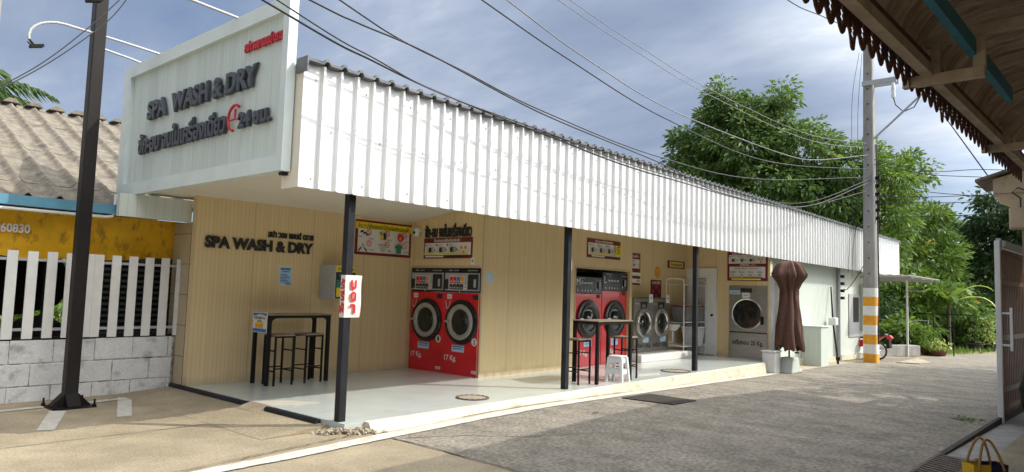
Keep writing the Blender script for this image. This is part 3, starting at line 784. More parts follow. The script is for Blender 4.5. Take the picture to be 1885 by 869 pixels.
gt = MB(); gt.prism([(10.56, 2.50), (10.56, 2.63), (10.57, 2.63), (10.58, 2.515), (10.68, 2.515), (10.69, 2.64), (10.70, 2.64), (10.70, 2.50)], -6, 4.66, 'x')
gt.build('gutter', GUTBLUE, H, world=True)
MB().tube([(-6, 10.60, 2.455), (3.62, 10.60, 2.455), (3.70, 10.60, 2.47), (3.73, 10.60, 2.53), (3.735, 10.60, 2.78)], 0.022, 8).build('rain_pipe', WHITEM, H, world=True, smooth=True)
m = MB()
m.box((-6, 15.4, -0.1), (2.2, 15.5, 2.6)); m.box((-6, 18.6, -0.1), (8, 18.7, 2.9)) if False else None
m.box((5.6, 10.9, -0.1), (5.7, 18, 2.6)); m.box((-6, 14.0, 2.3), (5.7, 14.1, 4.0))
m.build('wall', DARKWOOD, H, world=True)
m = MB()
for x in (2.45, 3.35, 4.3): m.box((x, 12.0, 0), (x + 0.1, 12.1, 2.6))
m.build('post', DARKWOOD, H, world=True)
SLF = thing('slatted_screen', 'dark horizontal slat screen seen through the pickets beside the shop wall', 'screen', (4.9, 12.6, 0))
m = MB()
for k in range(14): m.box((4.05, 12.60, 0.55 + k * 0.095), (5.55, 12.63, 0.60 + k * 0.095))
m.build('slats', DKGREY, SLF, world=True)
MB().box((4.0, 12.58, 0.0), (4.05, 12.66, 2.0)).build('post', DARKWOOD, SLF, world=True)
DC = thing('parked_cart', 'dark covered cart standing behind the left pickets', 'cart', (3.0, 12.5, 0))
m = MB(); prof = [(2.0, 0.75), (2.0, 2.0), (2.4, 2.15), (3.3, 2.15), (3.75, 1.95), (3.95, 1.45), (3.75, 1.15), (3.3, 1.02), (2.6, 0.98)]
m.prism(prof, 12.7, 13.6, 'y'); m.build('body', BLACKM, DC, world=True, bevel=0.05)
m = MB()
for x in (2.5, 3.5): m.lathe([(0.0, 0.0), (0.45, 0.0), (0.5, 0.04), (0.45, 0.09), (0, 0.09)], (x, 12.75, 0.5), 'y', 24)
m.build('wheel', RUBBER, DC, world=True)

# ------------------------------------------------------------------ camera-side shophouse with its rusty verandah
CA = R(-2.53)
CH = thing('shophouse', 'old shophouse with a rusty curved verandah roof and fretwork valance above the lane', 'house', (3.74, 1.235, 0), CA)
PITCH = 0.19
def fret(x0, x1, top=3.53):
    m = MB(); k = 0; x = x0
    while x + PITCH <= x1:
        w = PITCH; c = x + w / 2; big = (k % 12 == 9)
        tip = 3.19 - (0.05 if big else 0); val = 3.268
        hw = 0.030
        for s_ in (-1, 1):
            poly = [(c + s_ * w / 2, top), (c + s_ * w / 2, val + 0.01)]
            poly += [(c + s_ * (w * 0.45), val - 0.006), (c + s_ * (w * 0.36), val - 0.022), (c + s_ * (w * 0.28), val - 0.050), (c + s_ * w * 0.17, tip + 0.012), (c + s_ * w * 0.08, tip + 0.002), (c, tip)]
            poly += [(c, tip + 0.05), (c + s_ * hw * 0.5, tip + 0.068), (c + s_ * hw * 0.25, tip + 0.085), (c + s_ * hw, tip + 0.095), (c + s_ * hw * 0.4, tip + 0.115), (c + s_ * hw, tip + 0.138), (c + s_ * hw * 0.25, tip + 0.146), (c + s_ * hw * 0.5, tip + 0.165), (c, tip + 0.185), (c, top)]
            m.prism(poly if s_ > 0 else poly[::-1], -0.004, 0.004, 'y')
        x += PITCH; k += 1
    return m
fret(-3.3, 7.35).build('valance', FRET, CH)
m = MB(); m.bar((-3.4, -0.12, 3.31), (7.5, -0.12, 3.31), 0.075, 0.075); m.build('purlin', TIMBER, CH)
m = MB(); m.bar((-3.4, -0.02, 3.50), (7.5, -0.02, 3.50), 0.05, 0.10); m.build('eave_board', FRET, CH)
m = MB(); m.bar((0.62, -0.40, 3.43), (3.6, -0.40, 3.43), 0.05, 0.12); m.build('beam', TEAL, CH)
m = MB(); m.bar((-3.4, -1.3, 3.95), (7.5, -1.3, 3.95), 0.07, 0.12); m.build('purlin', TIMBER, CH)
for bx in (-0.85, 2.10, 5.05):
    b_ = MB(); y1 = -0.47
    b_.bar((bx, 0.05, 3.25), (bx, y1, 3.25), 0.06, 0.075); b_.bar((bx, -0.10, 3.53), (bx, y1 - 1.6, 3.62), 0.06, 0.075)
    b_.bar((bx, y1 + 0.03, 3.29), (bx, y1 + 0.03, 3.52), 0.06, 0.075); b_.bar((bx, -0.17, 3.29), (bx, -0.17, 3.50), 0.05, 0.06)
    b_.build('bracket', TIMBER, CH)
prof = [(0.03, 3.50)]
for k in range(1, 9):
    a = R(90 * k / 8); prof.append((-0.42 + 0.45 * math.cos(a), 3.50 + 0.42 * math.sin(a)))
prof += [(-1.0, 3.98), (-2.2, 4.12), (-3.4, 4.26)]
m = MB(); x0, x1 = -3.6, 7.4; n = int((x1 - x0) / 0.019); k = len(prof); vs = []
nrm = []
for i in range(k):
    d = Vector((prof[min(i + 1, k - 1)][0] - prof[max(i - 1, 0)][0], prof[min(i + 1, k - 1)][1] - prof[max(i - 1, 0)][1])).normalized(); nrm.append((-d.y, d.x))
for i in range(k):
    for j in range(n + 1):
        a = 0.013 * math.cos(2 * math.pi * j * 0.019 / 0.095)
        vs.append((x0 + 0.019 * j, prof[i][0] - nrm[i][0] * a, prof[i][1] - nrm[i][1] * a))
m.add(vs, [(i * (n + 1) + j, i * (n + 1) + j + 1, (i + 1) * (n + 1) + j + 1, (i + 1) * (n + 1) + j) for i in range(k - 1) for j in range(n)])
vr = m.build('verandah_roof', RUST, CH, smooth=True, angle=80)
m = MB(); m.box((-6, -3.6, -0.3), (7.4, -3.4, 5.4)); m.build('wall', CREAM, CH)
m = MB(); ev = [(1.6, 0.45), (9.2, 0.61), (13.56, 0.90), (16.3, 0.55), (17.2, 0.50)]; k = len(ev)  # unseen roof, added with its eave line shaped to shade the lane
vs = [(x, y, 5.6) for x, y in ev] + [(x, y - 4, 7.2) for x, y in ev] + [(x, y, 5.68) for x, y in ev] + [(x, y - 4, 7.28) for x, y in ev]
fs = []
for i in range(k - 1): fs += [(i, i + 1, k + i + 1, k + i), (2 * k + i, 3 * k + i, 3 * k + i + 1, 2 * k + i + 1), (i, 2 * k + i, 2 * k + i + 1, i + 1)]
m.add(vs, fs); m.build('unseen_shade_roof', FIBRO, CH, world=True)
MB().box((7.4, -3.75, -0.3), (17.5, -3.6, 7.0)).build('sun_block_wall', CREAM, CH)  # unseen wall, added to stop sun passing under the roof onto the lane
stp = MB(); stp.prism([(3.9, -2.2), (9.5, -2.2), (9.5, 0.02), (3.9, 0.02)], -0.2, 0.05, 'z')
stp.build('step', YARD, CH)

# next house along: eave, wall and meter box
H2 = thing('corner_house', 'cream house with a boxed eave beyond the brown gate', 'house', (14.5, 0.7, gz(14.5)))
m = MB(); m.prism([(1.66, 3.52), (1.66, 3.56), (-0.5, 4.25), (-0.5, 4.2)], 12.9, 14.2, 'x'); m.build('roof', FIBRO, H2, world=True)
m = MB(); m.prism([(1.44, 3.34), (1.44, 3.56), (0.2, 3.92), (0.2, 3.34)], 13.02, 14.15, 'x'); m.prism([(1.44, 3.30), (1.0, 3.06), (0.2, 3.06), (0.2, 3.338), (1.44, 3.338)], 13.05, 14.15, 'x'); m.build('eave_box', CREAM, H2, world=True)
m = MB(); m.box((13.15, 0.98, gz(13) - 0.1), (13.27, 1.10, 3.2)); m.build('post', CREAM, H2, world=True)
m = MB(); m.box((13.3, -1.5, -0.3), (13.4, 0.98, 3.4)); m.build('wall', CREAM, H2, world=True)
MB2 = thing('meter_box', 'rusty cream electric meter box on the corner house post', 'box', (13.0, 1.15, 2.75))
m = MB(); m.box((12.95, 1.03, 2.77), (13.14, 1.24, 3.10)); m.build('case', CREAM, MB2, world=True, bevel=0.015)
m = MB(); m.box((12.935, 1.05, 2.79), (12.949, 1.22, 3.08)); m.build('door', CREAM, MB2, world=True, bevel=0.006)
m = MB(); m.tube([(13.05, 1.1, 3.1), (13.05, 1.1, 3.25), (13.0, 1.2, 3.34), (12.95, 1.12, 3.40), (13.05, 1.02, 3.36), (13.1, 1.1, 3.28)], 0.010, 8); m.build('cable_loop', CABLE, MB2, world=True, smooth=True)

# gate: white post, brown vertical bars
GT = thing('gate', 'brown barred gate with a white end post and pull handle', 'gate', (12.44, 1.34, gz(12.4)), R(-3.6))
MB().box((-0.035, -0.035, 0.0), (0.035, 0.035, 2.64)).build('post', WHITEM, GT, bevel=0.006)
m = MB()
for k in range(26): 
    x = 0.10 + k * 0.135; m.box((x, -0.018, 0.10), (x + 0.05, 0.018, 2.52))
m.build('bars', BROWNBAR, GT)
m = MB()
for z in (0.16, 0.42, 1.18, 2.0, 2.46): m.box((0.036, -0.022, z), (3.6, 0.022, z + 0.07))
m.build('rail', BROWNBAR, GT)
m = MB(); m.box((0.02, 0.04, 1.22), (0.10, 0.075, 1.72)); m.build('handle', WHITEM, GT, bevel=0.004)
hd = [o for o in GT.children if o.name.startswith('handle')][0]
hd.data.clear_geometry()
m = MB(); m.bar((0.0, -0.03, 1.58), (0.0, -0.15, 1.58), 0.03); m.bar((0.0, -0.03, 1.12), (0.0, -0.15, 1.12), 0.03); m.bar((0.0, -0.15, 1.04), (0.0, -0.15, 1.66), 0.035)
hd.data.from_pydata(m.v, [], m.f)
m = MB(); m.box((0.3, -0.05, 2.56), (3.6, 0.05, 2.66)); m.tube([(0.25, 0, 2.61), (0.30, 0, 2.61)], 0.06, 12); m.build('top_track', GREYM, GT)
m = MB(); m.box((0.06, -0.03, 2.50), (0.16, 0.03, 2.68)); m.build('bracket', GREYM, GT)

# ------------------------------------------------------------------ machines
def door_parts(t, u, v, r, ring_m, outer_m, outer_r, handle=True, glass=None, smallk=1.0):
    o = MB().lathe([(outer_r, 0.0), (outer_r, -0.03), (outer_r * 0.97, -0.045), (r * 1.0, -0.05), (r, -0.02), (0.0, -0.018)], (u, 0, v), 'y', 40).build('door', outer_m, t, smooth=True, angle=35)
    g = MB().lathe([(r * 1.0, -0.046), (r * 0.98, -0.066), (r * 0.90, -0.075), (r * 0.76, -0.066), (r * 0.70, -0.040)], (u, 0, v), 'y', 40).build('ring', ring_m, o, smooth=True, angle=35)
    MB().lathe([(r * 0.72, -0.042), (r * 0.60, -0.062), (r * 0.35, -0.078), (0.0, -0.084)], (u, 0, v), 'y', 32).build('glass', glass or GLASSDK, o, smooth=True, angle=80)
    if handle:
        h = MB(); h.box((u - r * 1.14, -0.095, v - 0.02), (u - r * 0.78, -0.066, v + 0.022)); h.build('handle', CHROME, o, bevel=0.006)
    return o

def steps_art(p, u0, v0, w, h, n=3):
    """row of small pictures: machine front, drum, arrow"""
    cw = w / (n + 1)
    for i in range(n):
        cu = u0 + cw * (i + 0.45)
        p.rect(cu - 0.30 * cw, v0, cu + 0.20 * cw, v0 + h * 0.62, PRGREY); p.rect(cu - 0.27 * cw, v0 + h * 0.03, cu + 0.17 * cw, v0 + h * 0.59, PRWHITE)
        p.disc(cu, v0 + h * 0.3, 0.17 * cw, PRBLACK, 14); p.ring(cu + 0.24 * cw, v0 + h * 0.32, 0.10 * cw, 0.155 * cw, PRGREY, 14)
        p.line((cu + 0.42 * cw, v0 + h * 0.38), (cu + 0.50 * cw, v0 + h * 0.3), cw * 0.05, PRBLACK); p.line((cu + 0.42 * cw, v0 + h * 0.22), (cu + 0.50 * cw, v0 + h * 0.3), cw * 0.05, PRBLACK)
        p.rect(cu - 0.2 * cw, v0 + h * 0.76, cu + 0.22 * cw, v0 + h * 0.80, PRGREY); p.rect(cu - 0.2 * cw, v0 + h * 0.88, cu + 0.12 * cw, v0 + h * 0.92, PRGREY)
        p.disc(cu - 0.36 * cw, v0 + h * 0.86, 0.07 * cw, MAROON, 10)
    cu = u0 + cw * (n + 0.5)
    for a in (90, 210, 330): p.disc(cu + 0.2 * cw * math.cos(R(-a)), v0 + h * 0.32 + 0.2 * cw * math.sin(R(-a)), 0.11 * cw, PRORANGE, 12); p.disc(cu + 0.2 * cw * math.cos(R(-a)), v0 + h * 0.32 + 0.2 * cw * math.sin(R(-a)), 0.045 * cw, PRBLACK, 8)

def stack_washer(label, loc, rz, num):
    w, zr, h = 0.905, 1.445, 1.885
    t = thing('washing_machine', label, 'washing machine', loc, rz, 'red 17 kg machines by the yard')
    MB().box((0.003, 0.0, 0.0), (w - 0.003, 0.75, zr)).build('body', REDB, t, bevel=0.008)
    MB().box((0.003, -0.012, zr + 0.004), (w - 0.003, 0.75, h)).build('control_panel', BLKGLOSS, t, bevel=0.008)
    p = Print(-0.0125)
    p.rect(0.02, zr + 0.035, w - 0.02, h - 0.09, GREYM)
    p.rect(0.0 + 0.008, zr + 0.06, 0.11, h - 0.20, PRBLACK)
    p.rect(0.13, zr + 0.045, 0.52, zr + 0.30, PRWHITE)
    for i, mcol in enumerate((PRRED, PRRED, PRBLUE, PRORANGE)):
        a = 0.145 + i * 0.093
        p.rect(a, zr + 0.165, a + 0.078, zr + 0.285, mcol); p.rect(a + 0.02, zr + 0.19, a + 0.06, zr + 0.21, PRWHITE)
        p.rect(a, zr + 0.055, a + 0.078, zr + 0.15, PRBLACK); p.rect(a + 0.025, zr + 0.075, a + 0.055, zr + 0.10, PRWHITE)
    p.rect(0.62, zr + 0.06, w - 0.04, h - 0.115, PRBLACK); p.rect(0.76, zr + 0.10, 0.82, zr + 0.24, GREYM)
    p.rect(0.545, zr + 0.06, 0.60, zr + 0.15, PRWHITE); p.disc(0.572, zr + 0.10, 0.014, PRBLACK, 8)
    p.rect(0.15, h - 0.055, 0.24, h - 0.035, PRGREY); p.rect(0.28, h - 0.052, 0.40, h - 0.038, PRGREY); p.rect(0.62, h - 0.055, 0.86, h - 0.04, PRGREY)
    p.disc(0.43, zr + 0.02, 0.012, PRWHITE, 8)
    p.out('control_print', t)
    door_parts(t, 0.47, 0.93, 0.315, GREYRING, BLKGLOSS, 0.395)
    p = Print(-0.0005)
    p.rect(0.08, 1.33, 0.20, 1.415, PRWHITE); p.rect(0.095, 1.36, 0.185, 1.37, PRRED); p.rect(0.06, 1.16, 0.15, 1.175, PRWHITE); p.line((0.05, 1.30), (0.075, 1.17), 0.012, PRWHITE); p.line((0.165, 1.30), (0.14, 1.17), 0.012, PRWHITE)
    p.out('warning_print', t); p = Print(-0.0005)
    p.rect(0.72, 1.33, 0.86, 1.41, PRBLACK); p.out('maker_plate', t); p = Print(-0.0005)
    p.rect(0.24, 0.40, 0.55, 0.52, PRLBLUE); p.rect(0.26, 0.485, 0.53, 0.505, PRBLUE); p.rect(0.28, 0.45, 0.51, 0.465, PRBLUE); p.rect(0.30, 0.415, 0.45, 0.43, PRWHITE)
    p.out('sticker', t); p = Print(-0.0005)
    p.disc(0.79, 0.60, 0.066, PRWHITE, 24); p.text(0.765, 0.56, 0.815, 0.64, str(num), PRBLACK, 0.03)
    p.out('number_badge', t); p = Print(-0.0005)
    p.text(0.06, 0.21, 0.36, 0.335, '17 Kg.', PRWHITE, 0.025)
    p.out('lettering', t); p = Print(-0.0005)
    for i in range(3):
        for j in range(6): p.rect(0.60 + i * 0.10, 0.22 + j * 0.035, 0.675 + i * 0.10, 0.235 + j * 0.035, PRRED)
    p.out('small_print', t); p = Print(-0.0005)
    p.rect(0.74, 0.055, 0.87, 0.105, PRWHITE); p.rect(0.765, 0.07, 0.85, 0.085, PRGREY)
    p.out('sticker', t)
stack_washer('red 17 kg machine marked 1, tucked against the recessed wall', (XB - 0.002, 10.175, F0), R(-90), 1)
stack_washer('red 17 kg machine marked 2, next to the wall corner', (XB - 0.002, 9.27, F0), R(-90), 2)

def big_washer(label, loc, w, h, zr, letter, kg):
    t = thing('washing_machine', label, 'washing machine', loc, 0, 'red machines with black doors')
    MB().box((0.003, 0, 0), (w - 0.003, 0.8, zr)).build('body', REDB, t, bevel=0.008)
    MB().box((0.003, -0.014, zr + 0.004), (w - 0.003, 0.8, h)).build('control_panel', BLKGLOSS, t, bevel=0.008)
    p = Print(-0.0145)
    p.text(0.06, zr + 0.17, 0.06 + (0.13 if letter == 'M' else 0.085), zr + 0.31, letter, PRWHITE, 0.0)
    for i in range(4):
        p.rect(0.22 + 0.105 * i, zr + 0.20, 0.30 + 0.105 * i, zr + 0.235, PRLBLUE); p.rect(0.23 + 0.105 * i, zr + 0.14, 0.29 + 0.105 * i, zr + 0.15, PRGREY)
        p.disc(0.26 + 0.10 * i, zr + 0.06, 0.018, PRWHITE, 10)
    p.disc(0.08, zr + 0.06, 0.02, PRWHITE, 10); p.rect(0.10, h - 0.045, 0.34, h - 0.03, PRGREY); p.rect(0.72, h - 0.07, 0.93, h - 0.055, PRGREY); p.disc(0.24, h - 0.09, 0.015, PRLBLUE, 10)
    p.rect(0.84, zr + 0.10, 0.91, zr + 0.25, PRGREY); p.disc(0.76, zr + 0.09, 0.02, PRWHITE, 8)
    p.out('control_print', t)
    door_parts(t, w * 0.49, 0.97, 0.33, BLKGLOSS, BLKGLOSS, 0.405)
    p = Print(-0.0005)
    p.rect(0.38, 0.40, 0.66, 0.54, PRLBLUE); p.rect(0.41, 0.49, 0.63, 0.505, PRBLUE); p.rect(0.41, 0.45, 0.58, 0.465, PRBLUE)
    p.out('sticker', t); p = Print(-0.0005)
    p.text(0.20, 0.19, 0.52, 0.33, kg, PRWHITE, 0.025); p.out('lettering', t); p = Print(-0.0005)
    p.rect(0.80, zr - 0.09, 0.93, zr - 0.02, PRBLACK); p.out('maker_plate', t)
big_washer('red machine with M on its lower black control panel', (11.68, YC + 0.045, F0), 1.01, 1.85, 1.50, 'M', '17 Kg.')
big_washer('red machine with L on its taller black control panel', (12.70, YC + 0.045, F0), 1.01, 1.97, 1.575, 'L', '17 Kg.')

def steel_washer(label, loc):
    w, h = 0.82, 1.29
    t = thing('washing_machine', label, 'washing machine', loc, 0, 'stainless machines on the white plinth')
    MB().box((0, 0, 0), (w, 0.245, h)).build('body', STEEL, t, bevel=0.012)
    p = Print(-0.0005)
    p.poly([(0.30, h - 0.30), (0.56, h - 0.30), (0.62, h - 0.10), (0.26, h - 0.10)], PRBLACK); p.rect(0.36, h - 0.24, 0.50, h - 0.17, PRGREY); p.rect(0.34, h - 0.36, 0.50, h - 0.32, PRWHITE)
    p.rect(0.02, h - 0.025, w - 0.02, h - 0.01, PRBLACK); p.rect(0.02, h - 0.16, 0.22, h - 0.145, PRWHITE)
    p.rect(0.68, h - 0.42, 0.73, h - 0.34, PRWHITE); p.out('control_print', t); p = Print(-0.0005)
    p.rect(0.40, 0.225, 0.68, 0.345, PRLBLUE); p.out('sticker', t); p = Print(-0.0005)
    p.rect(0.66, 0.40, 0.76, 0.56, PRWHITE); p.out('sticker', t); p = Print(-0.0005)
    p.text(0.05, 0.08, 0.78, 0.22, 'เครื่อง 15Kg', PRBLACK, 0.03)
    p.out('lettering', t)
    door_parts(t, 0.41, 0.68, 0.345, CHROME, STEEL, 0.36)
    tg = MB(); tg.box((0.66, -0.012, h - 0.12), (0.84, -0.004, h + 0.08)); tg.build('tag', PLASTW, t, bevel=0.03)
    p = Print(-0.0125); p.disc(0.75, h - 0.01, 0.03, PRGREY, 10); p.out('tag_mark', t)
steel_washer('stainless 15 kg machine beside the red machines', (14.28, 8.55, 0.26))
steel_washer('stainless 15 kg machine next to the wash basin', (15.11, 8.55, 0.26))

def dryer():
    w, h = 0.98, 1.82
    t = thing('tumble_dryer', 'large stainless 25 kg tumble dryer with a round window', 'dryer', (XF - 0.004, 7.60, F0), R(-90))
    b = MB(); b.box((0, -0.03, 0), (w, 0.0, 0.635)); b.box((0, -0.03, 0.66), (w, 0.0, h)); b.build('body', STEEL, t, bevel=0.006)
    MB().box((0.004, -0.020, 0.635), (w - 0.004, -0.001, 0.66)).build('seam', PRBLACK, t)
    p = Print(-0.0305)
    p.rect(0.30, h - 0.17, 0.60, h - 0.06, PRBLACK); p.rect(0.02, h - 0.22, 0.29, h - 0.12, PRLBLUE); p.rect(0.05, h - 0.18, 0.26, h - 0.165, PRBLUE)
    p.out('control_print', t); p = Print(-0.0305)
    p.rect(0.34, h - 0.31, 0.54, h - 0.175, PRWHITE); p.rect(0.38, h - 0.25, 0.50, h - 0.235, PRRED)
    p.out('sticker', t); p = Print(-0.0305)
    for i in range(2):
        for j in range(2): p.rect(0.80 + 0.06 * i, h - 0.36 + 0.10 * j, 0.845 + 0.06 * i, h - 0.29 + 0.10 * j, PRGREY)
    p.out('button_print', t); p = Print(-0.0305)
    p.text(0.09, 0.30, 0.88, 0.47, 'เครื่องอบ 25 Kg.', PRBLACK, 0.03)
    p.out('lettering', t)
    d_ = MB().lathe([(0.40, -0.03), (0.40, -0.06), (0.385, -0.068), (0.36, -0.06), (0.355, -0.045)], (0.47, 0, 1.11), 'y', 48).build('door', CHROME, t, smooth=True, angle=35)
    MB().lathe([(0.357, -0.047), (0.22, -0.058), (0.0, -0.063)], (0.47, 0, 1.11), 'y', 40).build('glass', GLASSDK, d_, smooth=True, angle=80)
    hb = MB(); hb.box((0.83, -0.09, 0.86), (0.89, -0.03, 1.06)); hb.build('handle', BLACKM, d_, bevel=0.01)
dryer()

# ------------------------------------------------------------------ posters and notices
def poster(name, label, cat, loc, rz, w, h, draw, edge=PRWHITE, t=0.012):
    o = thing(name, label, cat, loc, rz)
    MB().box((0, -t, 0), (w, -0.001, h)).build('backing', edge, o)
    p = Print(-t - 0.0005); draw(p); p.out('artwork', o)
    return o
def art_ban(p):
    w, h = 1.29, 0.62
    p.rect(0.05, 0.05, w - 0.05, h - 0.06, PRWHITE); p.rect(0.0, h - 0.16, w, h - 0.035, PRYEL)
    p.text(0.05, h - 0.145, w - 0.06, h - 0.05, 'ห้าม !! นำสิ่งของเหล่านี้เข้าเครื่องซักและอบผ้า', PRBLACK, 0.02)
    def ban(u, v, r=0.055):
        p.ring(u, v, r * 0.78, r, PRRED, 20); p.line((u - r * 0.6, v + r * 0.6), (u + r * 0.6, v - r * 0.6), r * 0.2, PRRED)
    for i in range(3):
        for j in range(2):
            u = 0.12 + i * 0.40; v = 0.07 + (1 - j) * 0.20
            if (i, j) == (0, 0):
                for a in (0, 1, 2): p.line((u - 0.02 + 0.06 * a, v + 0.13 - 0.02 * a), (u + 0.05 + 0.06 * a, v + 0.16 - 0.03 * a), 0.035, PRBLACK)
                p.line((u - 0.06, v + 0.06), (u + 0.02, v + 0.05), 0.02, PRGREY)
            elif (i, j) == (1, 0):
                p.rect(u + 0.02, v + 0.02, u + 0.13, v + 0.13, PRORANGE); p.rect(u + 0.0, v + 0.11, u + 0.06, v + 0.17, PRGREY); p.rect(u + 0.08, v + 0.03, u + 0.15, v + 0.15, PRBLACK); p.disc(u + 0.06, v + 0.07, 0.03, PRYEL, 10)
            elif (i, j) == (2, 0):
                p.poly([(u + 0.0, v + 0.05), (u + 0.06, v + 0.0), (u + 0.15, v + 0.06), (u + 0.15, v + 0.12), (u + 0.08, v + 0.16), (u + 0.02, v + 0.16)], PRRED); p.poly([(u + 0.03, v + 0.06), (u + 0.06, v + 0.03), (u + 0.10, v + 0.07), (u + 0.06, v + 0.12)], PRORANGE)
            elif (i, j) == (0, 1):
                p.line((u - 0.05, v), (u + 0.06, v + 0.12), 0.014, PRGREY); p.line((u + 0.12, v), (u + 0.01, v + 0.14), 0.014, PRGREY); p.line((u - 0.06, v - 0.01), (u + 0.0, v + 0.055), 0.026, PRBLACK); p.line((u + 0.13, v - 0.01), (u + 0.07, v + 0.055), 0.026, PRBLACK)
            elif (i, j) == (1, 1):
                for a in range(5): p.line((u + 0.05 + 0.012 * a, v), (u - 0.01 + 0.04 * a, v + 0.13), 0.008, PRGREY); p.disc(u - 0.01 + 0.04 * a, v + 0.13, 0.012, (PRGREEN, PRBLUE, PRRED, PRBLACK, PRRED)[a], 8)
            else:
                p.poly([(u - 0.02, v - 0.01), (u + 0.09, v - 0.01), (u + 0.09, v + 0.08), (u + 0.13, v + 0.10), (u + 0.10, v + 0.15), (u - 0.02, v + 0.15), (u - 0.06, v + 0.10), (u - 0.02, v + 0.08)], PRGREEN)
            ban(u + 0.17, v + 0.14)
            p.text(u + 0.17, v + 0.01, u + 0.28, v + 0.045, ('มีด', 'ไฟแช็ก', 'รองเท้า')[i] if j == 0 else ('กรรไกร', 'เข็ม', 'เสื้อหนัง')[i], PRBLACK)
poster('warning_poster', 'red-edged warning poster with six banned items under the soffit', 'poster', (7.53, YA - 0.001, 2.17), 0, 1.29, 0.62, art_ban, MAROON)
def art_steps(w, h):
    def f(p):
        p.rect(0.03, 0.06, w - 0.03, h - 0.09, PRWHITE)
        p.text(w * 0.22, h - 0.075, w * 0.76, h - 0.012, 'ขั้นตอนการใช้เครื่องซักผ้า', PRWHITE, 0.02)
        steps_art(p, 0.05, 0.11, w - 0.08, h - 0.22)
        p.rect(0.04, 0.07, w - 0.06, 0.095, PRYEL); p.rect(0.10, 0.018, w * 0.46, 0.045, PRWHITE); p.rect(w * 0.5, 0.018, w - 0.15, 0.04, PRBLACK)
    return f
poster('instruction_poster', 'dark red instruction poster over machines one and two', 'poster', (XB - 0.001, 9.86, 2.16), R(-90), 1.26, 0.375, art_steps(1.26, 0.375), MAROON)
def art_steps2(p):
    art_steps(1.28, 0.40)(p); p.rect(1.02, 0.10, 1.24, 0.30, PRYEL)
    for k in range(5): p.rect(1.05, 0.125 + 0.035 * k, 1.20 - 0.02 * (k % 2), 0.138 + 0.035 * k, PRBLACK)
poster('instruction_poster', 'instruction poster with a yellow corner over the M and L machines', 'poster', (12.03, YC - 0.001, 2.36), 0, 1.28, 0.40, art_steps2, MAROON)
def art_price(p):
    w, h = 1.05, 0.74
    p.rect(0.04, 0.44, w - 0.05, 0.66, PRWHITE); p.rect(0.06, 0.08, w - 0.06, 0.36, PRWHITE); p.text(0.12, 0.67, 0.60, 0.73, 'ขั้นตอนการใช้เครื่อง', PRWHITE, 0.02)
    steps_art(p, 0.05, 0.47, w - 0.1, 0.18)
    p.text(0.36, 0.375, 0.60, 0.43, 'ราคาอบ', PRWHITE, 0.03); p.text(0.64, 0.375, 0.78, 0.43, 'ผ้า', PRORANGE, 0.03)
    p.text(0.22, 0.30, 0.80, 0.345, 'เริ่มต้น 40 บาท / 16 นาที', MAROON, 0.01)
    for i in range(4):
        p.text(0.10 + 0.235 * i, 0.20, 0.24 + 0.235 * i, 0.245, ('เวลา', '16 น.', '24 น.', '32 น.')[i], PRBLACK, 0.01); p.text(0.12 + 0.235 * i, 0.135, 0.20 + 0.235 * i, 0.17, ('บาท', '40', '60', '80')[i], PRBLACK, 0.01)
    p.rect(0.09, 0.09, 0.40, 0.102, MAROON); p.rect(0.44, 0.088, 0.94, 0.104, PRBLACK); p.rect(0.14, 0.02, 0.90, 0.06, PRYEL)
poster('price_poster', 'tall dark red price poster above the tumble dryer', 'poster', (XF - 0.001, 7.665, 2.045), R(-90), 1.05, 0.74, art_price, MAROON)
def art_blue(p):
    p.rect(0.01, 0.01, 0.23, 0.30, PRLBLUE); p.rect(0.03, 0.25, 0.21, 0.28, PRBLUE); p.rect(0.06, 0.215, 0.19, 0.232, PRBLUE)
    for k in range(6): p.rect(0.03, 0.05 + 0.025 * k, 0.20 - 0.03 * (k % 3), 0.06 + 0.025 * k, PRBLUE)
    p.rect(0.12, 0.018, 0.22, 0.035, PRBLUE)
poster('paper_notice', 'pale blue paper notice on the wall below the black letters', 'notice', (6.08, YA - 0.001, 1.58), 0, 0.24, 0.31, art_blue, PRWHITE, 0.004)
def art_small(p):
    p.rect(0.01, 0.01, 0.17, 0.20, PRLBLUE)
    for k in range(5): p.rect(0.03, 0.03 + 0.03 * k, 0.15 - 0.02 * (k % 2), 0.045 + 0.03 * k, PRWHITE)
poster('wall_sticker', 'small pale sticker on the front wall right of machine two', 'sticker', (8.985, YC - 0.001, 1.72), 0, 0.18, 0.21, art_small, PRWHITE, 0.003)
def art_yel(p):
    p.rect(0.10, 0.03, 0.83, 0.16, PRWHITE); p.rect(0.12, 0.04, 0.81, 0.15, PRYEL); p.text(0.16, 0.06, 0.77, 0.135, 'ห้ามซักรองเท้า', PRBLACK, 0.03)
poster('wall_sign', 'long yellow sign with a dark red border on the niche wall', 'sign', (16.30, YD - 0.001, 2.33), 0, 0.92, 0.19, art_yel, MAROON)
def art_red(p):
    p.text(0.06, 0.36, 0.46, 0.44, 'ราคาซัก', PRWHITE, 0.02)
    for i in range(3):
        for j in range(3): p.rect(0.06 + 0.15 * i, 0.04 + 0.10 * j, 0.15 + 0.15 * i, 0.11 + 0.10 * j, PRRED if (i + j) % 2 else PRBLACK)
poster('notice_board', 'small dark red notice standing above the stainless machines', 'notice', (15.45, YD - 0.001, 1.53), 0, 0.52, 0.46, art_red, MAROON)
def art_side(p):
    p.rect(0.03, 0.40, 0.80, 0.62, PRWHITE); p.text(0.05, 0.66, 0.75, 0.73, 'ราคาซักผ้า', PRWHITE, 0.02); steps_art(p, 0.03, 0.43, 0.76, 0.16); p.rect(0.03, 0.22, 0.80, 0.30, PRWHITE); p.rect(0.03, 0.05, 0.80, 0.15, PRWHITE); p.text(0.6, 0.07, 0.74, 0.13, '40', PRBLACK)
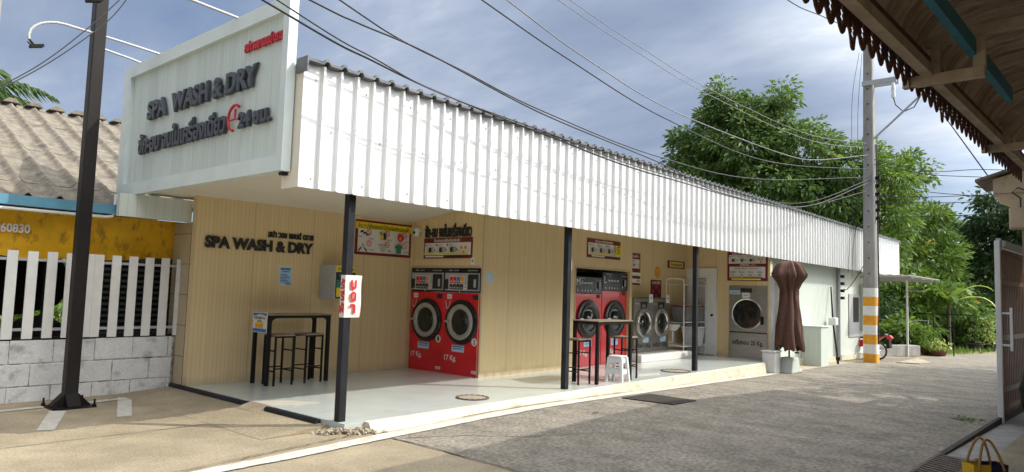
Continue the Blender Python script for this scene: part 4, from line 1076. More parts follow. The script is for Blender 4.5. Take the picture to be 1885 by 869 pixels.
poster('price_poster', 'dark red price poster half hidden behind the corner of the front wall', 'poster', (14.08, YD - 0.001, 1.84), 0, 0.84, 0.76, art_side, MAROON)
def art_smile(p):
    p.disc(0.16, 0.16, 0.155, PRORANGE, 24); p.disc(0.11, 0.20, 0.02, PRYEL, 8); p.disc(0.21, 0.20, 0.02, PRYEL, 8)
o = thing('round_sticker', 'round orange sticker on the niche wall above the small red notice', 'sticker', (15.62, YD - 0.002, 2.03), 0)
p = Print(-0.001); art_smile(p); p.out('face', o)

def switch(label, loc, rz):
    t = thing('wall_switch', label, 'switch', loc, rz)
    MB().box((0, -0.012, 0), (0.085, -0.001, 0.13)).build('plate', PLASTW, t, bevel=0.006)
    MB().box((0.025, -0.018, 0.04), (0.06, -0.0125, 0.09)).build('rocker', PRGREY, t)
switch('white switch plate above the gap right of machine two', (XB - 0.001, 8.62, 2.045), R(-90))
# raised lettering on the walls
W1 = thing('wall_lettering', 'black raised lettering with small Thai line above, on the recessed wall', 'lettering', (5.7, YA, 2.1))
raised(W1, 'english_line', 'SPA WASH & DRY', PRBLACK, ('y', YA - 0.002), 4.84, 6.68, 2.105, 2.29, 0.03, 0.05)
raised(W1, 'thai_line', 'สปา วอช แอนด์ ดราย', PRBLACK, ('y', YA - 0.002), 5.85, 6.68, 2.335, 2.45, 0.02, 0.045)
W2 = thing('wall_lettering', 'black raised Thai lettering beside the camera above the poster', 'lettering', (XB, 9.2, 2.55))
raised(W2, 'thai_line', 'ซัก-อบ จบในเครื่องเดียว', PRBLACK, ('x', XB - 0.002), 9.84, 8.62, 2.545, 2.80, 0.02, 0.045)
CC = thing('security_camera', 'white dome security camera in the corner above machine one', 'camera', (XB - 0.01, 9.98, 2.66))
MB().lathe([(0.0, -0.09), (0.055, -0.085), (0.06, -0.05), (0.06, 0.04), (0.045, 0.065), (0, 0.07)], (-0.09, 0, 0), 'z', 20).build('housing', PLASTW, CC, smooth=True, angle=35)
MB().lathe([(0.0, -0.035), (0.022, -0.025), (0.03, -0.002)], (-0.148, 0.0, -0.02), 'x', 14).build('lens', GLASSDK, CC, smooth=True)
MB().box((-0.05, -0.03, 0.0), (0.009, 0.03, 0.05)).build('bracket', PLASTW, CC)

# detergent vending box on the wall
V = thing('vending_box', 'grey wall-mounted vending box with a colourful front, behind the first post', 'vending machine', (6.84, YA, 1.37))
MB().box((0, -0.45, 0), (0.42, -0.002, 0.585)).build('case', GREYM, V, bevel=0.02)
p = Print(-0.4505)
p.rect(0.015, 0.02, 0.405, 0.565, PRBLACK); p.rect(0.015, 0.46, 0.405, 0.565, PRYEL); p.text(0.05, 0.485, 0.38, 0.54, 'น้ำยาซักผ้า', PRBLACK, 0.02); p.disc(0.10, 0.40, 0.03, PRBLUE, 12); p.rect(0.03, 0.18, 0.13, 0.33, PRGREEN); p.rect(0.03, 0.05, 0.12, 0.20, PRYEL); p.rect(0.14, 0.06, 0.26, 0.17, PRWHITE); p.rect(0.16, 0.20, 0.30, 0.38, PRORANGE); p.rect(0.30, 0.08, 0.39, 0.3, PRLBLUE)
p.out('front_print', V)
m = MB(); m.box((0.43, -0.3, 0.15), (0.50, -0.28, 0.50)); m.box((0.42, -0.3, 0.2), (0.44, -0.28, 0.45)); m.build('side_flap', PLASTW, V)
m = MB(); m.lathe([(0, 0.02), (0.014, 0.02), (0.014, 0.0)], (-0.005, -0.40, 0.07), 'x', 12); m.build('lock', BLACKM, V)

# paper banner wrapped round the first post
PB = thing('paper_banner', 'white paper banner with red Thai words wrapped round the first black post', 'banner', (4.785, 6.60, 1.25))
m = MB(); nxx = 12; vs = []
outl = [(-0.050, 0.035), (-0.050, -0.02), (-0.049, -0.048), (-0.02, -0.051), (0.02, -0.052), (0.05, -0.053), (0.09, -0.050), (0.13, -0.044), (0.165, -0.046)]
for k in range(7):
    z = 0.475 * k / 6; sh = 0.02 * (k / 6)
    for (x, y) in outl: vs.append((x + (sh if x > 0.05 else 0), y - (0.012 * math.sin(k) if x > 0.06 else 0), z))
nn = len(outl); m.add(vs, [(k * nn + i, k * nn + i + 1, (k + 1) * nn + i + 1, (k + 1) * nn + i) for k in range(6) for i in range(nn - 1)])
m.build('sheet', PRWHITE, PB, smooth=True, angle=50)
p = Print(-0.066)
for body, v, u1 in (('บ', 0.315, 0.095), ('ด', 0.185, 0.095), ('า', 0.05, 0.09)): p.text(0.012, v, u1, v + 0.105, body, PRRED, 0.05)
p.out('word_endings', PB)
p = Print(0.0)
for body, v in (('รั', 0.315), ('รี', 0.185), ('ผ้', 0.05)): p.text(-0.03, v, 0.055, v + 0.12, body, PRRED, 0.05)
wb = p.out('word_beginnings', PB); wb.rotation_euler = (0, 0, R(-90)); wb.location = (-0.0515, 0.0, 0)

# ------------------------------------------------------------------ bar tables and stools
def bar_table(label, loc, rz=0.0, w=1.08, d=0.44, h=1.05):
    t = thing('bar_table', label, 'table', loc, rz, 'black bar tables')
    MB().box((-w / 2 - 0.01, -d / 2 - 0.01, h - 0.018), (w / 2 + 0.01, d / 2 + 0.01, h)).build('table_top', WOODTOP, t, bevel=0.003)
    f = MB()
    for y in (-d / 2 + 0.02, d / 2 - 0.02): f.box((-w / 2 + 0.05, y - 0.018, h - 0.06), (w / 2 - 0.05, y + 0.018, h - 0.019))
    for x in (-w / 2 + 0.025, w / 2 - 0.025): f.box((x - 0.018, -d / 2 + 0.05, h - 0.06), (x + 0.018, d / 2 - 0.05, h - 0.019))
    for sx in (-1, 1):
        for y in (-d / 2 + 0.02, d / 2 - 0.02):
            xx = sx * (w / 2 - 0.05); arc = [(xx, h - 0.061), (xx - sx * 0.09, h - 0.061)] + [(xx - sx * (0.09 - 0.09 * math.sin(a)), h - 0.061 - 0.09 * (1 - math.cos(a))) for a in np.linspace(0, math.pi / 2, 6)[1:]]
            f.prism(arc, y - 0.012, y + 0.012, 'y')
    f.build('apron', BLACKM, t)
    for sx in (-1, 1):
        for sy in (-1, 1):
            x = sx * (w / 2 - 0.025); y = sy * (d / 2 - 0.025)
            MB().box((x - 0.025, y - 0.025, 0), (x + 0.025, y + 0.025, h - 0.019)).build('leg', BLACKM, t)
    return t
def bar_stool(label, loc, rz=0.0, w=0.33, h=0.75):
    t = thing('bar_stool', label, 'stool', loc, rz, 'black bar stools')
    MB().box((-w / 2, -w / 2, h - 0.022), (w / 2, w / 2, h)).build('seat', WOODTOP, t, bevel=0.004)
    a = w / 2 - 0.015
    for sx in (-1, 1):
        for sy in (-1, 1): MB().box((sx * a - 0.0125, sy * a - 0.0125, 0), (sx * a + 0.0125, sy * a + 0.0125, h - 0.023)).build('leg', BLACKM, t)
    for z, ax in ((0.20, 'y'), (0.24, 'x'), (0.50, 'y')):
        for s_ in (-1, 1):
            r_ = MB()
            if ax == 'x': r_.box((-a + 0.013, s_ * a - 0.009, z), (a - 0.013, s_ * a + 0.009, z + 0.018))
            else: r_.box((s_ * a - 0.009, -a + 0.013, z), (s_ * a + 0.009, a - 0.013, z + 0.018))
            r_.build('stretcher', BLACKM, t)
    for s_ in (-1, 1): MB().box((-a, s_ * (a + 0.006) - 0.006, h - 0.05), (a, s_ * (a + 0.006) + 0.006, h - 0.024)).build('apron', BLACKM, t)
    return t
bar_table('black bar table against the recessed wall with a card hung on it', (6.10, 9.74, F0))
bar_table('black bar table standing in front of the M and L machines', (10.38, 6.83, F0), R(-1), 1.06, 0.52)
st0 = bar_stool('black stool under the wall table, nearer the hanging card', (5.80, 9.60, F0))
dup(st0, (6.33, 9.64, F0), R(4), 'black stool under the wall table, nearer the post with the paper banner')
dup(st0, (9.72, 6.90, F0), R(-3), 'black stool at the second post end of the front table')
dup(st0, (11.08, 6.80, F0), R(5), 'black stool at the far end of the front table, behind the white stool')
AD = thing('table_card', 'blue and white picture card hung on the end of the wall table', 'card', (5.548, 9.94, 0.87), R(-90))
MB().box((0, -0.008, 0), (0.40, -0.001, 0.30)).build('card', PRWHITE, AD)
p = Print(-0.0085)
p.rect(0.01, 0.01, 0.39, 0.06, PRBLUE); p.poly([(0.01, 0.29), (0.39, 0.29), (0.39, 0.25), (0.2, 0.275), (0.01, 0.24)], PRBLUE)
p.text(0.05, 0.20, 0.35, 0.245, 'บริการซัก-อบ', NAVY, 0.02); p.text(0.14, 0.155, 0.26, 0.19, 'พับผ้า', NAVY, 0.02)
p.poly([(0.09, 0.07), (0.29, 0.07), (0.31, 0.14), (0.08, 0.14)], PRORANGE); p.disc(0.19, 0.14, 0.09, PRYEL, 16, 0.02)
p.out('artwork', AD)

# white plastic stool
WS = thing('plastic_stool', 'white plastic stool with slotted sides under the front table', 'stool', (10.60, 6.66, F0), R(8))
m = MB(); a, b, h = 0.125, 0.165, 0.44
m.box((-a, -a, h - 0.025), (a, a, h)); m.build('seat', PLASTW, WS, bevel=0.012)
for sx in (-1, 1):
    for sy in (-1, 1):
        l_ = MB(); t0, t1 = a - 0.02, b - 0.016; 
        def q(c, z, s=0.024): 
            return [(sx * c - s, sy * c - s, z), (sx * c + s, sy * c - s, z), (sx * c + s, sy * c + s, z), (sx * c - s, sy * c + s, z)]
        l_.add(q(t1, 0, 0.020) + q(t0, h - 0.026, 0.03), [(0, 3, 2, 1), (4, 5, 6, 7), (0, 1, 5, 4), (1, 2, 6, 5), (2, 3, 7, 6), (3, 0, 4, 7)])
        l_.build('leg', PLASTW, WS)
sk = MB()
for rot in range(4):
    for z0, z1 in ((h - 0.12, h - 0.026), (0.13, 0.21)):
        c0 = b - (b - a) * z0 / h - 0.018; c1 = b - (b - a) * z1 / h - 0.018
        vv = [(-c0, -c0, z0), (c0, -c0, z0), (c1, -c1, z1), (-c1, -c1, z1), (-c0, -c0 + 0.008, z0), (c0, -c0 + 0.008, z0), (c1, -c1 + 0.008, z1), (-c1, -c1 + 0.008, z1)]
        mt_ = Matrix.Rotation(R(90 * rot), 3, 'Z')
        sk.add([tuple(mt_ @ Vector(v)) for v in vv], [(0, 1, 2, 3), (7, 6, 5, 4), (0, 4, 5, 1), (1, 5, 6, 2), (2, 6, 7, 3), (3, 7, 4, 0)])
sk.build('side_panel', PLASTW, WS)

# ------------------------------------------------------------------ niche: basin, laundry trolley, baskets
BN = thing('wash_basin', 'white wash basin on the niche wall beside the stainless machines', 'basin', (16.25, YD, 0.85))
MB().lathe([(0.0, -0.16), (0.08, -0.15), (0.15, -0.08), (0.19, 0.0), (0.20, 0.012), (0.17, 0.012), (0.12, -0.07), (0.0, -0.10)], (0.0, -0.20, 0.03), 'z', 24).build('bowl', PLASTW, BN, smooth=True, angle=50)
MB().tube([(0, -0.02, 0.10), (0, -0.06, 0.16), (0, -0.14, 0.14)], 0.012, 8).build('tap', CHROME, BN, smooth=True)
MB().tube([(0, -0.2, -0.12), (0, -0.2, -0.40), (0, -0.02, -0.42)], 0.022, 8).build('waste_pipe', PLASTW, BN, smooth=True)
LT = thing('laundry_trolley', 'white tube laundry trolley with a high rail in the niche corner', 'trolley', (16.7, 8.45, F0))
m = MB(); r_ = 0.014
def hoop(x, z1, y0, y1, zb=0.0): 
    pts = [(x, y0, zb), (x, y0, z1 - 0.12), (x, y0 + math.copysign(0.035, y1 - y0), z1 - 0.035), (x, y0 + math.copysign(0.12, y1 - y0), z1), (x, y1 - math.copysign(0.12, y1 - y0), z1), (x, y1 - math.copysign(0.035, y1 - y0), z1 - 0.035), (x, y1, z1 - 0.12), (x, y1, zb)]
    m.tube(pts, r_, 8)
hoop(-0.58, 1.95, 0.28, -0.22); hoop(0.62, 1.95, 0.28, -0.22)
m.build('frame', WHITEM, LT, smooth=True)
m = MB()
for z in (1.80, 0.86, 0.26):
    for y in (0.28, -0.22): m.tube([(-0.58, y, z), (0.62, y, z)], 0.010, 8)
hh = [(-0.58, -0.22, 0.86)]
m.tube([(-0.58, 0.28, 1.95 - 0.0), (0.62, 0.28, 1.95)], 0.010, 8)
m.build('rail', WHITEM, LT, smooth=True)
m = MB()
for z in (0.85, 0.25): m.box((-0.57, -0.21, z - 0.008), (0.61, 0.27, z))
m.build('shelf', WHITEM, LT)
def basket(name, label, loc, mat, w, d, h, taper=0.04, rows=5, cols=9, group=None):
    t = thing(name, label, 'basket', loc, 0)
    m = MB(); th = 0.006
    for (ax, s_) in (('x', -1), ('x', 1), ('y', -1), ('y', 1)):
        L_ = (d if ax == 'x' else w) / 2; off = (w if ax == 'x' else d) / 2
        nr, nc = rows, cols
        def pt(u, v, o_):
            k = 1 - taper * (1 - v) / off; k2 = 1 - taper * (1 - v) / L_
            a_, b_ = s_ * (off * k - o_), u * L_ * k2
            return (a_, b_, v * h) if ax == 'x' else (b_, a_, v * h)
        def strip(u0, u1, v0, v1):
            m.add([pt(u0, v0, 0), pt(u1, v0, 0), pt(u1, v1, 0), pt(u0, v1, 0), pt(u0, v0, th), pt(u1, v0, th), pt(u1, v1, th), pt(u0, v1, th)], [(0, 1, 2, 3), (7, 6, 5, 4), (0, 4, 5, 1), (1, 5, 6, 2), (2, 6, 7, 3), (3, 7, 4, 0)])
        for i in range(nc + 1):
            u = -1 + 2 * i / nc; strip(max(-1, u - 0.045), min(1, u + 0.045), 0, 1)
        for j in range(nr + 1):
            v = j / nr; strip(-1, 1, max(0, v - 0.045), min(1, v + (0.045 if j < nr else 0)))
    m.box((-w / 2 + taper, -d / 2 + taper, 0), (w / 2 - taper, d / 2 - taper, 0.006))
    m.build('body', mat, t)
    r2 = MB(); 
    for s_ in (-1, 1):
        r2.box((-w / 2 - 0.015, s_ * d / 2 - 0.012, h - 0.005), (w / 2 + 0.015, s_ * d / 2 + 0.012, h + 0.018)); r2.box((s_ * w / 2 - 0.012, -d / 2, h - 0.005), (s_ * w / 2 + 0.012, d / 2, h + 0.018))
    r2.build('rim', mat, t)
    return t
basket('laundry_basket', 'grey plastic laundry basket on the trolley shelf', (16.75, 8.45, F0 + 0.855), PLASTG, 0.98, 0.44, 0.36, 0.05, 6, 14)
basket('laundry_basket', 'white perforated laundry basket standing on the floor under the trolley', (16.92, 8.36, F0 + 0.003), PLASTW, 0.50, 0.42, 0.56, 0.06, 8, 9) if False else None
bk = basket('laundry_basket', 'white perforated laundry basket on the low trolley shelf', (16.98, 8.40, F0 + 0.255), PLASTW, 0.50, 0.42, 0.46, 0.05, 8, 9)
LB = thing('tray', 'dark tray with a white cloth on top of the grey basket', 'tray', (16.75, 8.45, F0 + 1.24))
MB().box((-0.5, -0.23, -0.002), (0.5, 0.23, 0.03)).build('base', MAROON, LB, bevel=0.005)
MB().box((-0.35, -0.20, 0.031), (0.35, 0.10, 0.05)).build('cloth', PLASTW, LB, bevel=0.008)

# manhole covers and mats
def manhole(label, x, y, r):
    t = thing('manhole_cover', label, 'manhole cover', (x, y, F0 + 0.001), 0, 'covers in the shop floor')
    MB().lathe([(r, 0.0), (r, 0.012), (r * 0.84, 0.016), (r * 0.82, 0.010)], (0, 0, 0), 'z', 32).build('rim', IRON, t, smooth=True, angle=30)
    m = MB(); m.lathe([(r * 0.82, 0.009), (0.0, 0.011)], (0, 0, 0), 'z', 32); m.build('lid', pm('lid_cement', (0.36, 0.31, 0.25), (0.25, 0.21, 0.17), rough=0.9, scale=14), t)
    b = MB()
    for k in range(16):
        a_ = 2 * math.pi * k / 16; b.box((r * 0.9 * math.cos(a_) - 0.01, r * 0.9 * math.sin(a_) - 0.01, 0.012), (r * 0.9 * math.cos(a_) + 0.01, r * 0.9 * math.sin(a_) + 0.01, 0.020))
    b.build('studs', IRON, t)
manhole('round rusty manhole cover between the first and second posts', 7.18, 6.86, 0.235)
manhole('round manhole cover in the floor beside the third post', 12.95, 6.78, 0.30)
mt2 = MB(); mt2.prism([(9.90, 6.10), (10.73, 5.27), (9.96, 5.27), (9.86, 6.08)], 0, 1, 'z') if False else None
FM = thing('floor_mat', 'dark rubber mat lying on the lane beside the kerb', 'mat', (10.05, 5.54, gz(10.05) + 0.008))
m = MB(); c = [(9.62, 5.96), (10.50, 5.98), (10.44, 5.10), (9.68, 5.10)]
m.add([(x - 10.05, y - 5.54, gz(x) - gz(10.05) + dz) for dz in (0, 0.014) for x, y in c], [(0, 1, 2, 3), (7, 6, 5, 4), (0, 4, 5, 1), (1, 5, 6, 2), (2, 6, 7, 3), (3, 7, 4, 0)])
m.build('base', RUBBER, FM, bevel=0.003)
m = MB()
for k in range(14):
    y = -0.40 + k * 0.058; m.add([(-0.34, y, 0.012 + 0.006), (0.36, y, 0.012 - 0.0065), (0.36, y + 0.02, 0.012 - 0.0065), (-0.34, y + 0.02, 0.012 + 0.006), (-0.34, y, 0.020 + 0.006), (0.36, y, 0.020 - 0.0065), (0.36, y + 0.02, 0.020 - 0.0065), (-0.34, y + 0.02, 0.020 + 0.006)], [(0, 3, 2, 1), (4, 5, 6, 7), (0, 1, 5, 4), (1, 2, 6, 5), (2, 3, 7, 6), (3, 0, 4, 7)])
m.build('ribs', RUBBER, FM)

# broken mortar at the corner of the slab
m = MB()
for k in range(230):
    t_ = random.random(); x = 4.50 + 0.62 * t_ + random.gauss(0, 0.03); y = 6.60 - 0.40 * t_ + random.gauss(0, 0.06)
    s_ = random.uniform(0.006, 0.028); z = max(0, 0.045 * math.exp(-((t_ - 0.4) / 0.35) ** 2) * random.random())
    rot = Euler((random.random() * 3, random.random() * 3, random.random() * 3)).to_matrix()
    vv = [rot @ (Vector(v) * s_ * random.uniform(0.7, 1.2)) + Vector((x, y, z + 0.002)) for v in ((-1, -1, -.6), (1, -1, -.6), (1, 1, -.6), (-1, 1, -.6), (-.7, -.7, .6), (.7, -.7, .6), (.7, .7, .6), (-.7, .7, .6))]
    m.add(vv, [(0, 3, 2, 1), (4, 5, 6, 7), (0, 1, 5, 4), (1, 2, 6, 5), (2, 3, 7, 6), (3, 0, 4, 7)])
vs = []; nn = 14
for j in range(nn + 1):
    for i in range(nn + 1):
        u, v = i / nn, j / nn; e = max(0, math.sin(math.pi * u) * math.sin(math.pi * v))
        x = 4.45 + 0.72 * u + 0.06 * v; y = 6.68 - 0.42 * u - 0.20 * (v - 0.5) * 1.2 
        vs.append((x, y, -0.006 + 0.055 * e + random.uniform(0, 0.014) * e))
m.add(vs, [(j * (nn + 1) + i, j * (nn + 1) + i + 1, (j + 1) * (nn + 1) + i + 1, (j + 1) * (nn + 1) + i) for j in range(nn) for i in range(nn)])
o = m.build('rubble', DIRT); stuff(o); tag(o, 'crumbled mortar heap at the front corner of the shop floor', 'rubble')

# ------------------------------------------------------------------ along the white wall
U = thing('parasol', 'closed brown parasol standing in front of the white wall', 'parasol', (17.42, 6.10, gz(17.42)))
m = MB(); n = 144
prof = [(2.71, 0.02), (2.705, 0.12), (2.68, 0.20), (2.60, 0.265), (2.46, 0.325), (2.40, 0.35), (2.33, 0.33), (2.18, 0.24), (2.02, 0.185), (1.84, 0.19), (1.5, 0.24), (1.1, 0.295), (0.8, 0.335), (0.66, 0.355), (0.60, 0.35)]
vs = []
for i, (z, r) in enumerate(prof):
    amp = 0.05 if i < 2 else (0.26 if i > 5 else 0.20)
    for j in range(n):
        a_ = 2 * math.pi * j / n
        q = 4 * a_ + 0.55 * math.sin(z * 2.2) + 0.6 * math.sin(a_ + 0.5)
        k = 1 + amp * 1.5 * (0.55 - abs(math.sin(q)) ** 0.65) * -1 + 0.12 * math.sin(2 * a_ + z * 1.3) + 0.05 * math.sin(11 * a_ + z * 6) - 0.06 * abs(math.sin(7 * a_ + z * 2))
        zz_ = z + (0.05 * math.sin(5 * a_) + 0.04 * math.sin(11 * a_ + 1) if i >= len(prof) - 2 else 0)
        vs.append((r * k * math.cos(a_), r * k * math.sin(a_), zz_))
m.add(vs, [(i * n + j, i * n + (j + 1) % n, (i + 1) * n + (j + 1) % n, (i + 1) * n + j) for i in range(len(prof) - 1) for j in range(n)])
m.build('canopy', UMBR, U, smooth=True, angle=70)
MB().tube([(0, 0, 0.02), (0, 0, 2.70)], 0.02, 10).build('pole', BLACKM, U, smooth=True)
m = MB(); m.lathe([(0.0, 0.0), (0.05, 0.0), (0.05, 0.035), (0, 0.035)], (0.25, -0.1, 0.47), 'z', 12); m.build('rib_end', BLACKM, U)
m = MB(); m.prism([(-0.20, 0.0), (0.58, 0.0), (0.38, 0.12), (0.27, 0.38), (-0.12, 0.38)], -0.14, 0.18, 'y'); m.build('base', WHITEPANEL, U, bevel=0.03)
BX = thing('white_tank', 'small white plastic tank on the ground under the parasol', 'tank', (17.02, 6.38, gz(17.02)))
m = MB(); m.prism([(-0.17, 0), (0.17, 0), (0.20, 0.50), (-0.20, 0.50)], -0.16, 0.16, 'y'); m.build('body', PLASTW, BX, bevel=0.03)
MB().box((-0.215, -0.175, 0.501), (0.215, 0.175, 0.54)).build('lid', PLASTW, BX, bevel=0.015)
AC = thing('equipment_box', 'white ribbed equipment housing against the white wall', 'box', (20.8, 6.57, gz(20.8)))
m = MB(); m.box((-0.30, -0.27, 0.0), (0.34, 0.277, 1.10)); m.build('housing', WHITEPANEL, AC, bevel=0.01)
m = MB(); m.box((-0.33, -0.30, 1.101), (0.37, 0.277, 1.125)); m.build('lid', WHITEM, AC)
VH = thing('floor_vent', 'low dark opening at the foot of the white wall beside the parasol', 'vent', (19.2, YW - 0.08, gz(19.2)))
MB().box((-0.35, -0.03, 0.005), (0.35, 0.005, 0.22)).build('frame', KERBP, VH)
MB().box((-0.28, -0.036, 0.02), (0.28, -0.031, 0.18)).build('opening', PRBLACK, VH)
CD = thing('conduit', 'grey conduit with insulators running up the white wall', 'conduit', (23.85, YW, gz(23.8)))
MB().tube([(0, -0.06, 0.0), (0, -0.06, 3.0)], 0.05, 10).build('pipe', GREYM, CD, smooth=True)
m = MB()
for k in range(4): m.box((0.14, -0.16, 1.95 + 0.23 * k), (0.30, -0.02, 2.04 + 0.23 * k))
m.build('insulator', BLACKM, CD)
m = MB(); m.box((0.2, -0.05, 1.9), (0.24, -0.001, 2.9)); m.build('rack', GREYM, CD)
SR = thing('leaning_pipe', 'black pipe leaning up the white wall from the ground', 'pipe', (22.2, 6.35, gz(22.2)))
MB().tube([(0, 0, 0.0), (0.03, 0.02, 0.15), (0.55, 0.30, 1.25), (0.85, 0.44, 2.3)], 0.035, 8, 0.022).build('pipe', BLACKM, SR, smooth=True)
m = MB(); m.box((0.42, 0.18, 1.12), (0.70, 0.40, 1.36)); m.build('bracket', PLASTW, SR, bevel=0.03)
m = MB(); m.lathe([(0, 0), (0.06, 0), (0.06, 0.10), (0, 0.10)], (0.0, 0, 0.12), 'z', 10); m.build('coupling', BLACKM, SR)

# ------------------------------------------------------------------ concrete utility pole
CP = thing('utility_pole', 'concrete utility pole with orange and white bands at its foot', 'pole', (24.45, 6.0, gz(24.4) - 0.02))
m = MB(); zs = [(0.0, 0), (0.30, 1), (0.60, 0), (0.90, 1), (1.20, 0), (1.50, 1), (1.80, 0), (2.09, 1), (2.37, 2), (10.4, 2)]
mats = [ORANGE, WHITEM, CONC]
for (z0, c0), (z1, c1) in zip(zs, zs[1:]):
    h0 = 0.20 - 0.0065 * z0; h1 = 0.20 - 0.0065 * z1; m.m = c0
    def ring(h, z): k = h * 0.8; return [(-h, -k, z), (-k, -h, z), (k, -h, z), (h, -k, z), (h, k, z), (k, h, z), (-k, h, z), (-h, k, z)]
    m.add(ring(h0, z0) + ring(h1, z1), [(i, (i + 1) % 8, 8 + (i + 1) % 8, 8 + i) for i in range(8)])
m.build('shaft', mats, CP)
m = MB()
for k in range(14): m.box((-0.205 + 0.0065 * k * 0.5, -0.02, 2.8 + 0.5 * k), (-0.15, 0.02, 2.84 + 0.5 * k))
m.build('step_hole', PRBLACK, CP)
m = MB(); m.box((-0.20, -0.85, 8.92), (-0.12, 0.16, 9.07)); m.box((0.12, -0.85, 8.92), (0.2, 0.16, 9.07)); m.build('crossarm', GREYM, CP)
MB().tube([(0, -0.15, 7.2), (0, -0.6, 7.6), (0, -1.5, 8.42), (0.0, -2.1, 8.7)], 0.035, 8).build('lamp_arm', GREYM, CP, smooth=True)
m = MB(); m.lathe([(0, 0), (0.05, 0.02), (0.07, 0.1), (0.05, 0.2), (0.07, 0.3), (0.04, 0.5), (0.0, 0.52)], (0, -0.72, 8.42), 'z', 12); m.build('insulator', PLASTW, CP, smooth=True)
m = MB(); m.tube([(0.0, -0.72, 8.44), (0.0, -0.78, 8.2), (0, -1.0, 7.95), (0, -1.3, 8.05), (0, -1.5, 8.42)], 0.018, 8); m.build('jumper_cable', CABLE, CP, smooth=True)
m = MB(); m.tube([(0.0, -0.21, 0.6), (0, -0.24, 2.2), (0.02, -0.22, 4.2), (0.02, -0.19, 7.0)], 0.022, 8); m.build('riser_cable', CABLE, CP, smooth=True)
m = MB()
for k in range(6): m.box((-0.02, -0.30, 4.55 + 0.26 * k), (0.06, -0.16, 4.65 + 0.26 * k))
m.build('cable_rack', BLACKM, CP)
LP = thing('utility_pole', 'grey utility pole at the far left edge beyond the yard', 'pole', (1.83, 9.2, 0))
MB().tube([(0, 0, 0), (0, 0, 9)], 0.13, 12, 0.09).build('shaft', CONC, LP, smooth=True)

# ------------------------------------------------------------------ overhead cables
def spline(pts, n=14):
    P_ = [Vector(p) for p in pts]; P_ = [P_[0] * 2 - P_[1]] + P_ + [P_[-1] * 2 - P_[-2]]; out = []
    for i in range(1, len(P_) - 2):
        a, b, c, d = P_[i - 1:i + 3]
        for k in range(n):
            t = k / n
            out.append(0.5 * ((2 * b) + (c - a) * t + (2 * a - 5 * b + 4 * c - d) * t * t + (3 * b - a - 3 * c + d) * t ** 3))
    out.append(P_[-2]); return out
def cable(label, pts, r=0.010, mat=CABLE):
    o = MB().tube(spline(pts), r, 6).build('overhead_cable', mat, smooth=True)
    tag(o, label, 'cable', 'overhead cables'); return o
def c6(L, y=6.0): return [(x, y, z) for x, z in L]
cable('single black cable crossing the middle of the sky to the left of the tree', c6([(-2, 6.9), (3, 5.75), (6.21, 5.26), (8.1, 5.0), (11.05, 4.73), (15.98, 4.76), (24.30, 5.86)]), 0.010)
cable('thin pale cable drooping in front of the big tree to the banded pole', c6([(-2, 7.2), (3, 6.1), (6.64, 5.43), (8.67, 5.12), (11.41, 4.93), (16.82, 5.08), (19.5, 5.39), (24.30, 6.33)]), 0.009, CABLEG)
cable('upper of two thin wires at the top of the sky', c6([(-3, 7.3), (4, 6.3), (8.07, 5.9), (10.28, 5.76), (12.87, 5.69), (18.5, 5.9), (24.30, 6.7)]), 0.006, CABLEG)
cable('lower of two thin wires at the top of the sky', c6([(-3, 7.1), (4, 6.15), (7.78, 5.8), (9.92, 5.66), (12.7, 5.57), (18.5, 5.75), (24.30, 6.55)]), 0.006, CABLEG)
cable('twisted black cable running just above the fascia edge', c6([(-3, 5.9), (1, 4.75), (3.68, 4.13), (4.51, 4.0), (5.48, 3.89), (7.52, 3.77), (10.81, 3.66), (17.56, 3.88), (24.3, 5.44)], 5.95), 0.011)
cable('black cable paired with the twisted one above the fascia', c6([(-3, 6.1), (1, 4.9), (3.68, 4.18), (4.51, 4.02), (5.48, 3.87), (7.52, 3.80), (10.81, 3.70), (17.56, 3.98), (24.3, 5.55)], 5.92), 0.008)
cable('black cable descending from the top of the sign to the roof edge', c6([(-3, 5.6), (1, 4.75), (3.75, 4.42), (4.34, 4.37), (5.37, 4.32), (7.5, 4.07), (10.8, 3.91), (13.36, 3.70), (18, 3.95), (24.3, 5.17)]), 0.010)
cable('black cable beside the descending one, slightly higher over the sign', c6([(-3, 6.3), (1, 5.3), (4.09, 4.54), (4.94, 4.36), (5.89, 4.27), (7.5, 4.11), (10.8, 4.01), (15.34, 4.27), (24.3, 5.61)]), 0.009)
cable('slack black cable looping in front of the steel post', [(0.6, 9.0, 2.62), (1.95, 9, 3.62), (2.72, 9, 4.48), (3.6, 9, 5.8)], 0.007)
cable('second slack cable crossing the bent lamp arm', [(0.6, 8.95, 2.60), (1.95, 8.95, 3.59), (2.72, 8.95, 4.38), (3.1, 8.95, 4.95), (3.4, 8.95, 5.8)], 0.007)
RW = [((5.9, 6.20), (2.85, 5.58), 0.22, 'highest wire from the banded pole towards the right'), ((5.9, 6.05), (2.86, 5.35), 0.12, 'dark sagging wire just under the highest one right of the pole'),
      ((5.9, 5.5), (3.0, 4.80), 0.10, 'wire right of the pole that dips to meet the level one'), ((5.9, 4.98), (2.6, 4.83), 0.04, 'level dark wire across the blue gap between the trees'),
      ((5.9, 4.80), (2.6, 4.62), 0.03, 'thin wire second lowest across the blue gap'), ((5.9, 4.30), (2.36, 4.27), 0.02, 'lowest thin wire across the gap, reaching the meter box side')]
for (y0, z0), (y1, z1), sag, lab in RW:
    y2, z2 = y1 - (y0 - y1) * 0.9, z1 + (z1 - z0) * 0.6
    cable(lab, [(24.4, y0, z0), (24.4, (y0 + y1) / 2, (z0 + z1) / 2 - sag), (24.4, y1, z1), (24.4, y2, z2)], 0.011)
cable('service wire dropping from the pole top to the conduit, left strand', [(24.2, 6.22, 9.7), (24.2, 6.45, 8.0), (24.1, 6.42, 4.7), (23.6, 6.38, 3.6), (23.4, 6.38, 2.5)], 0.007)
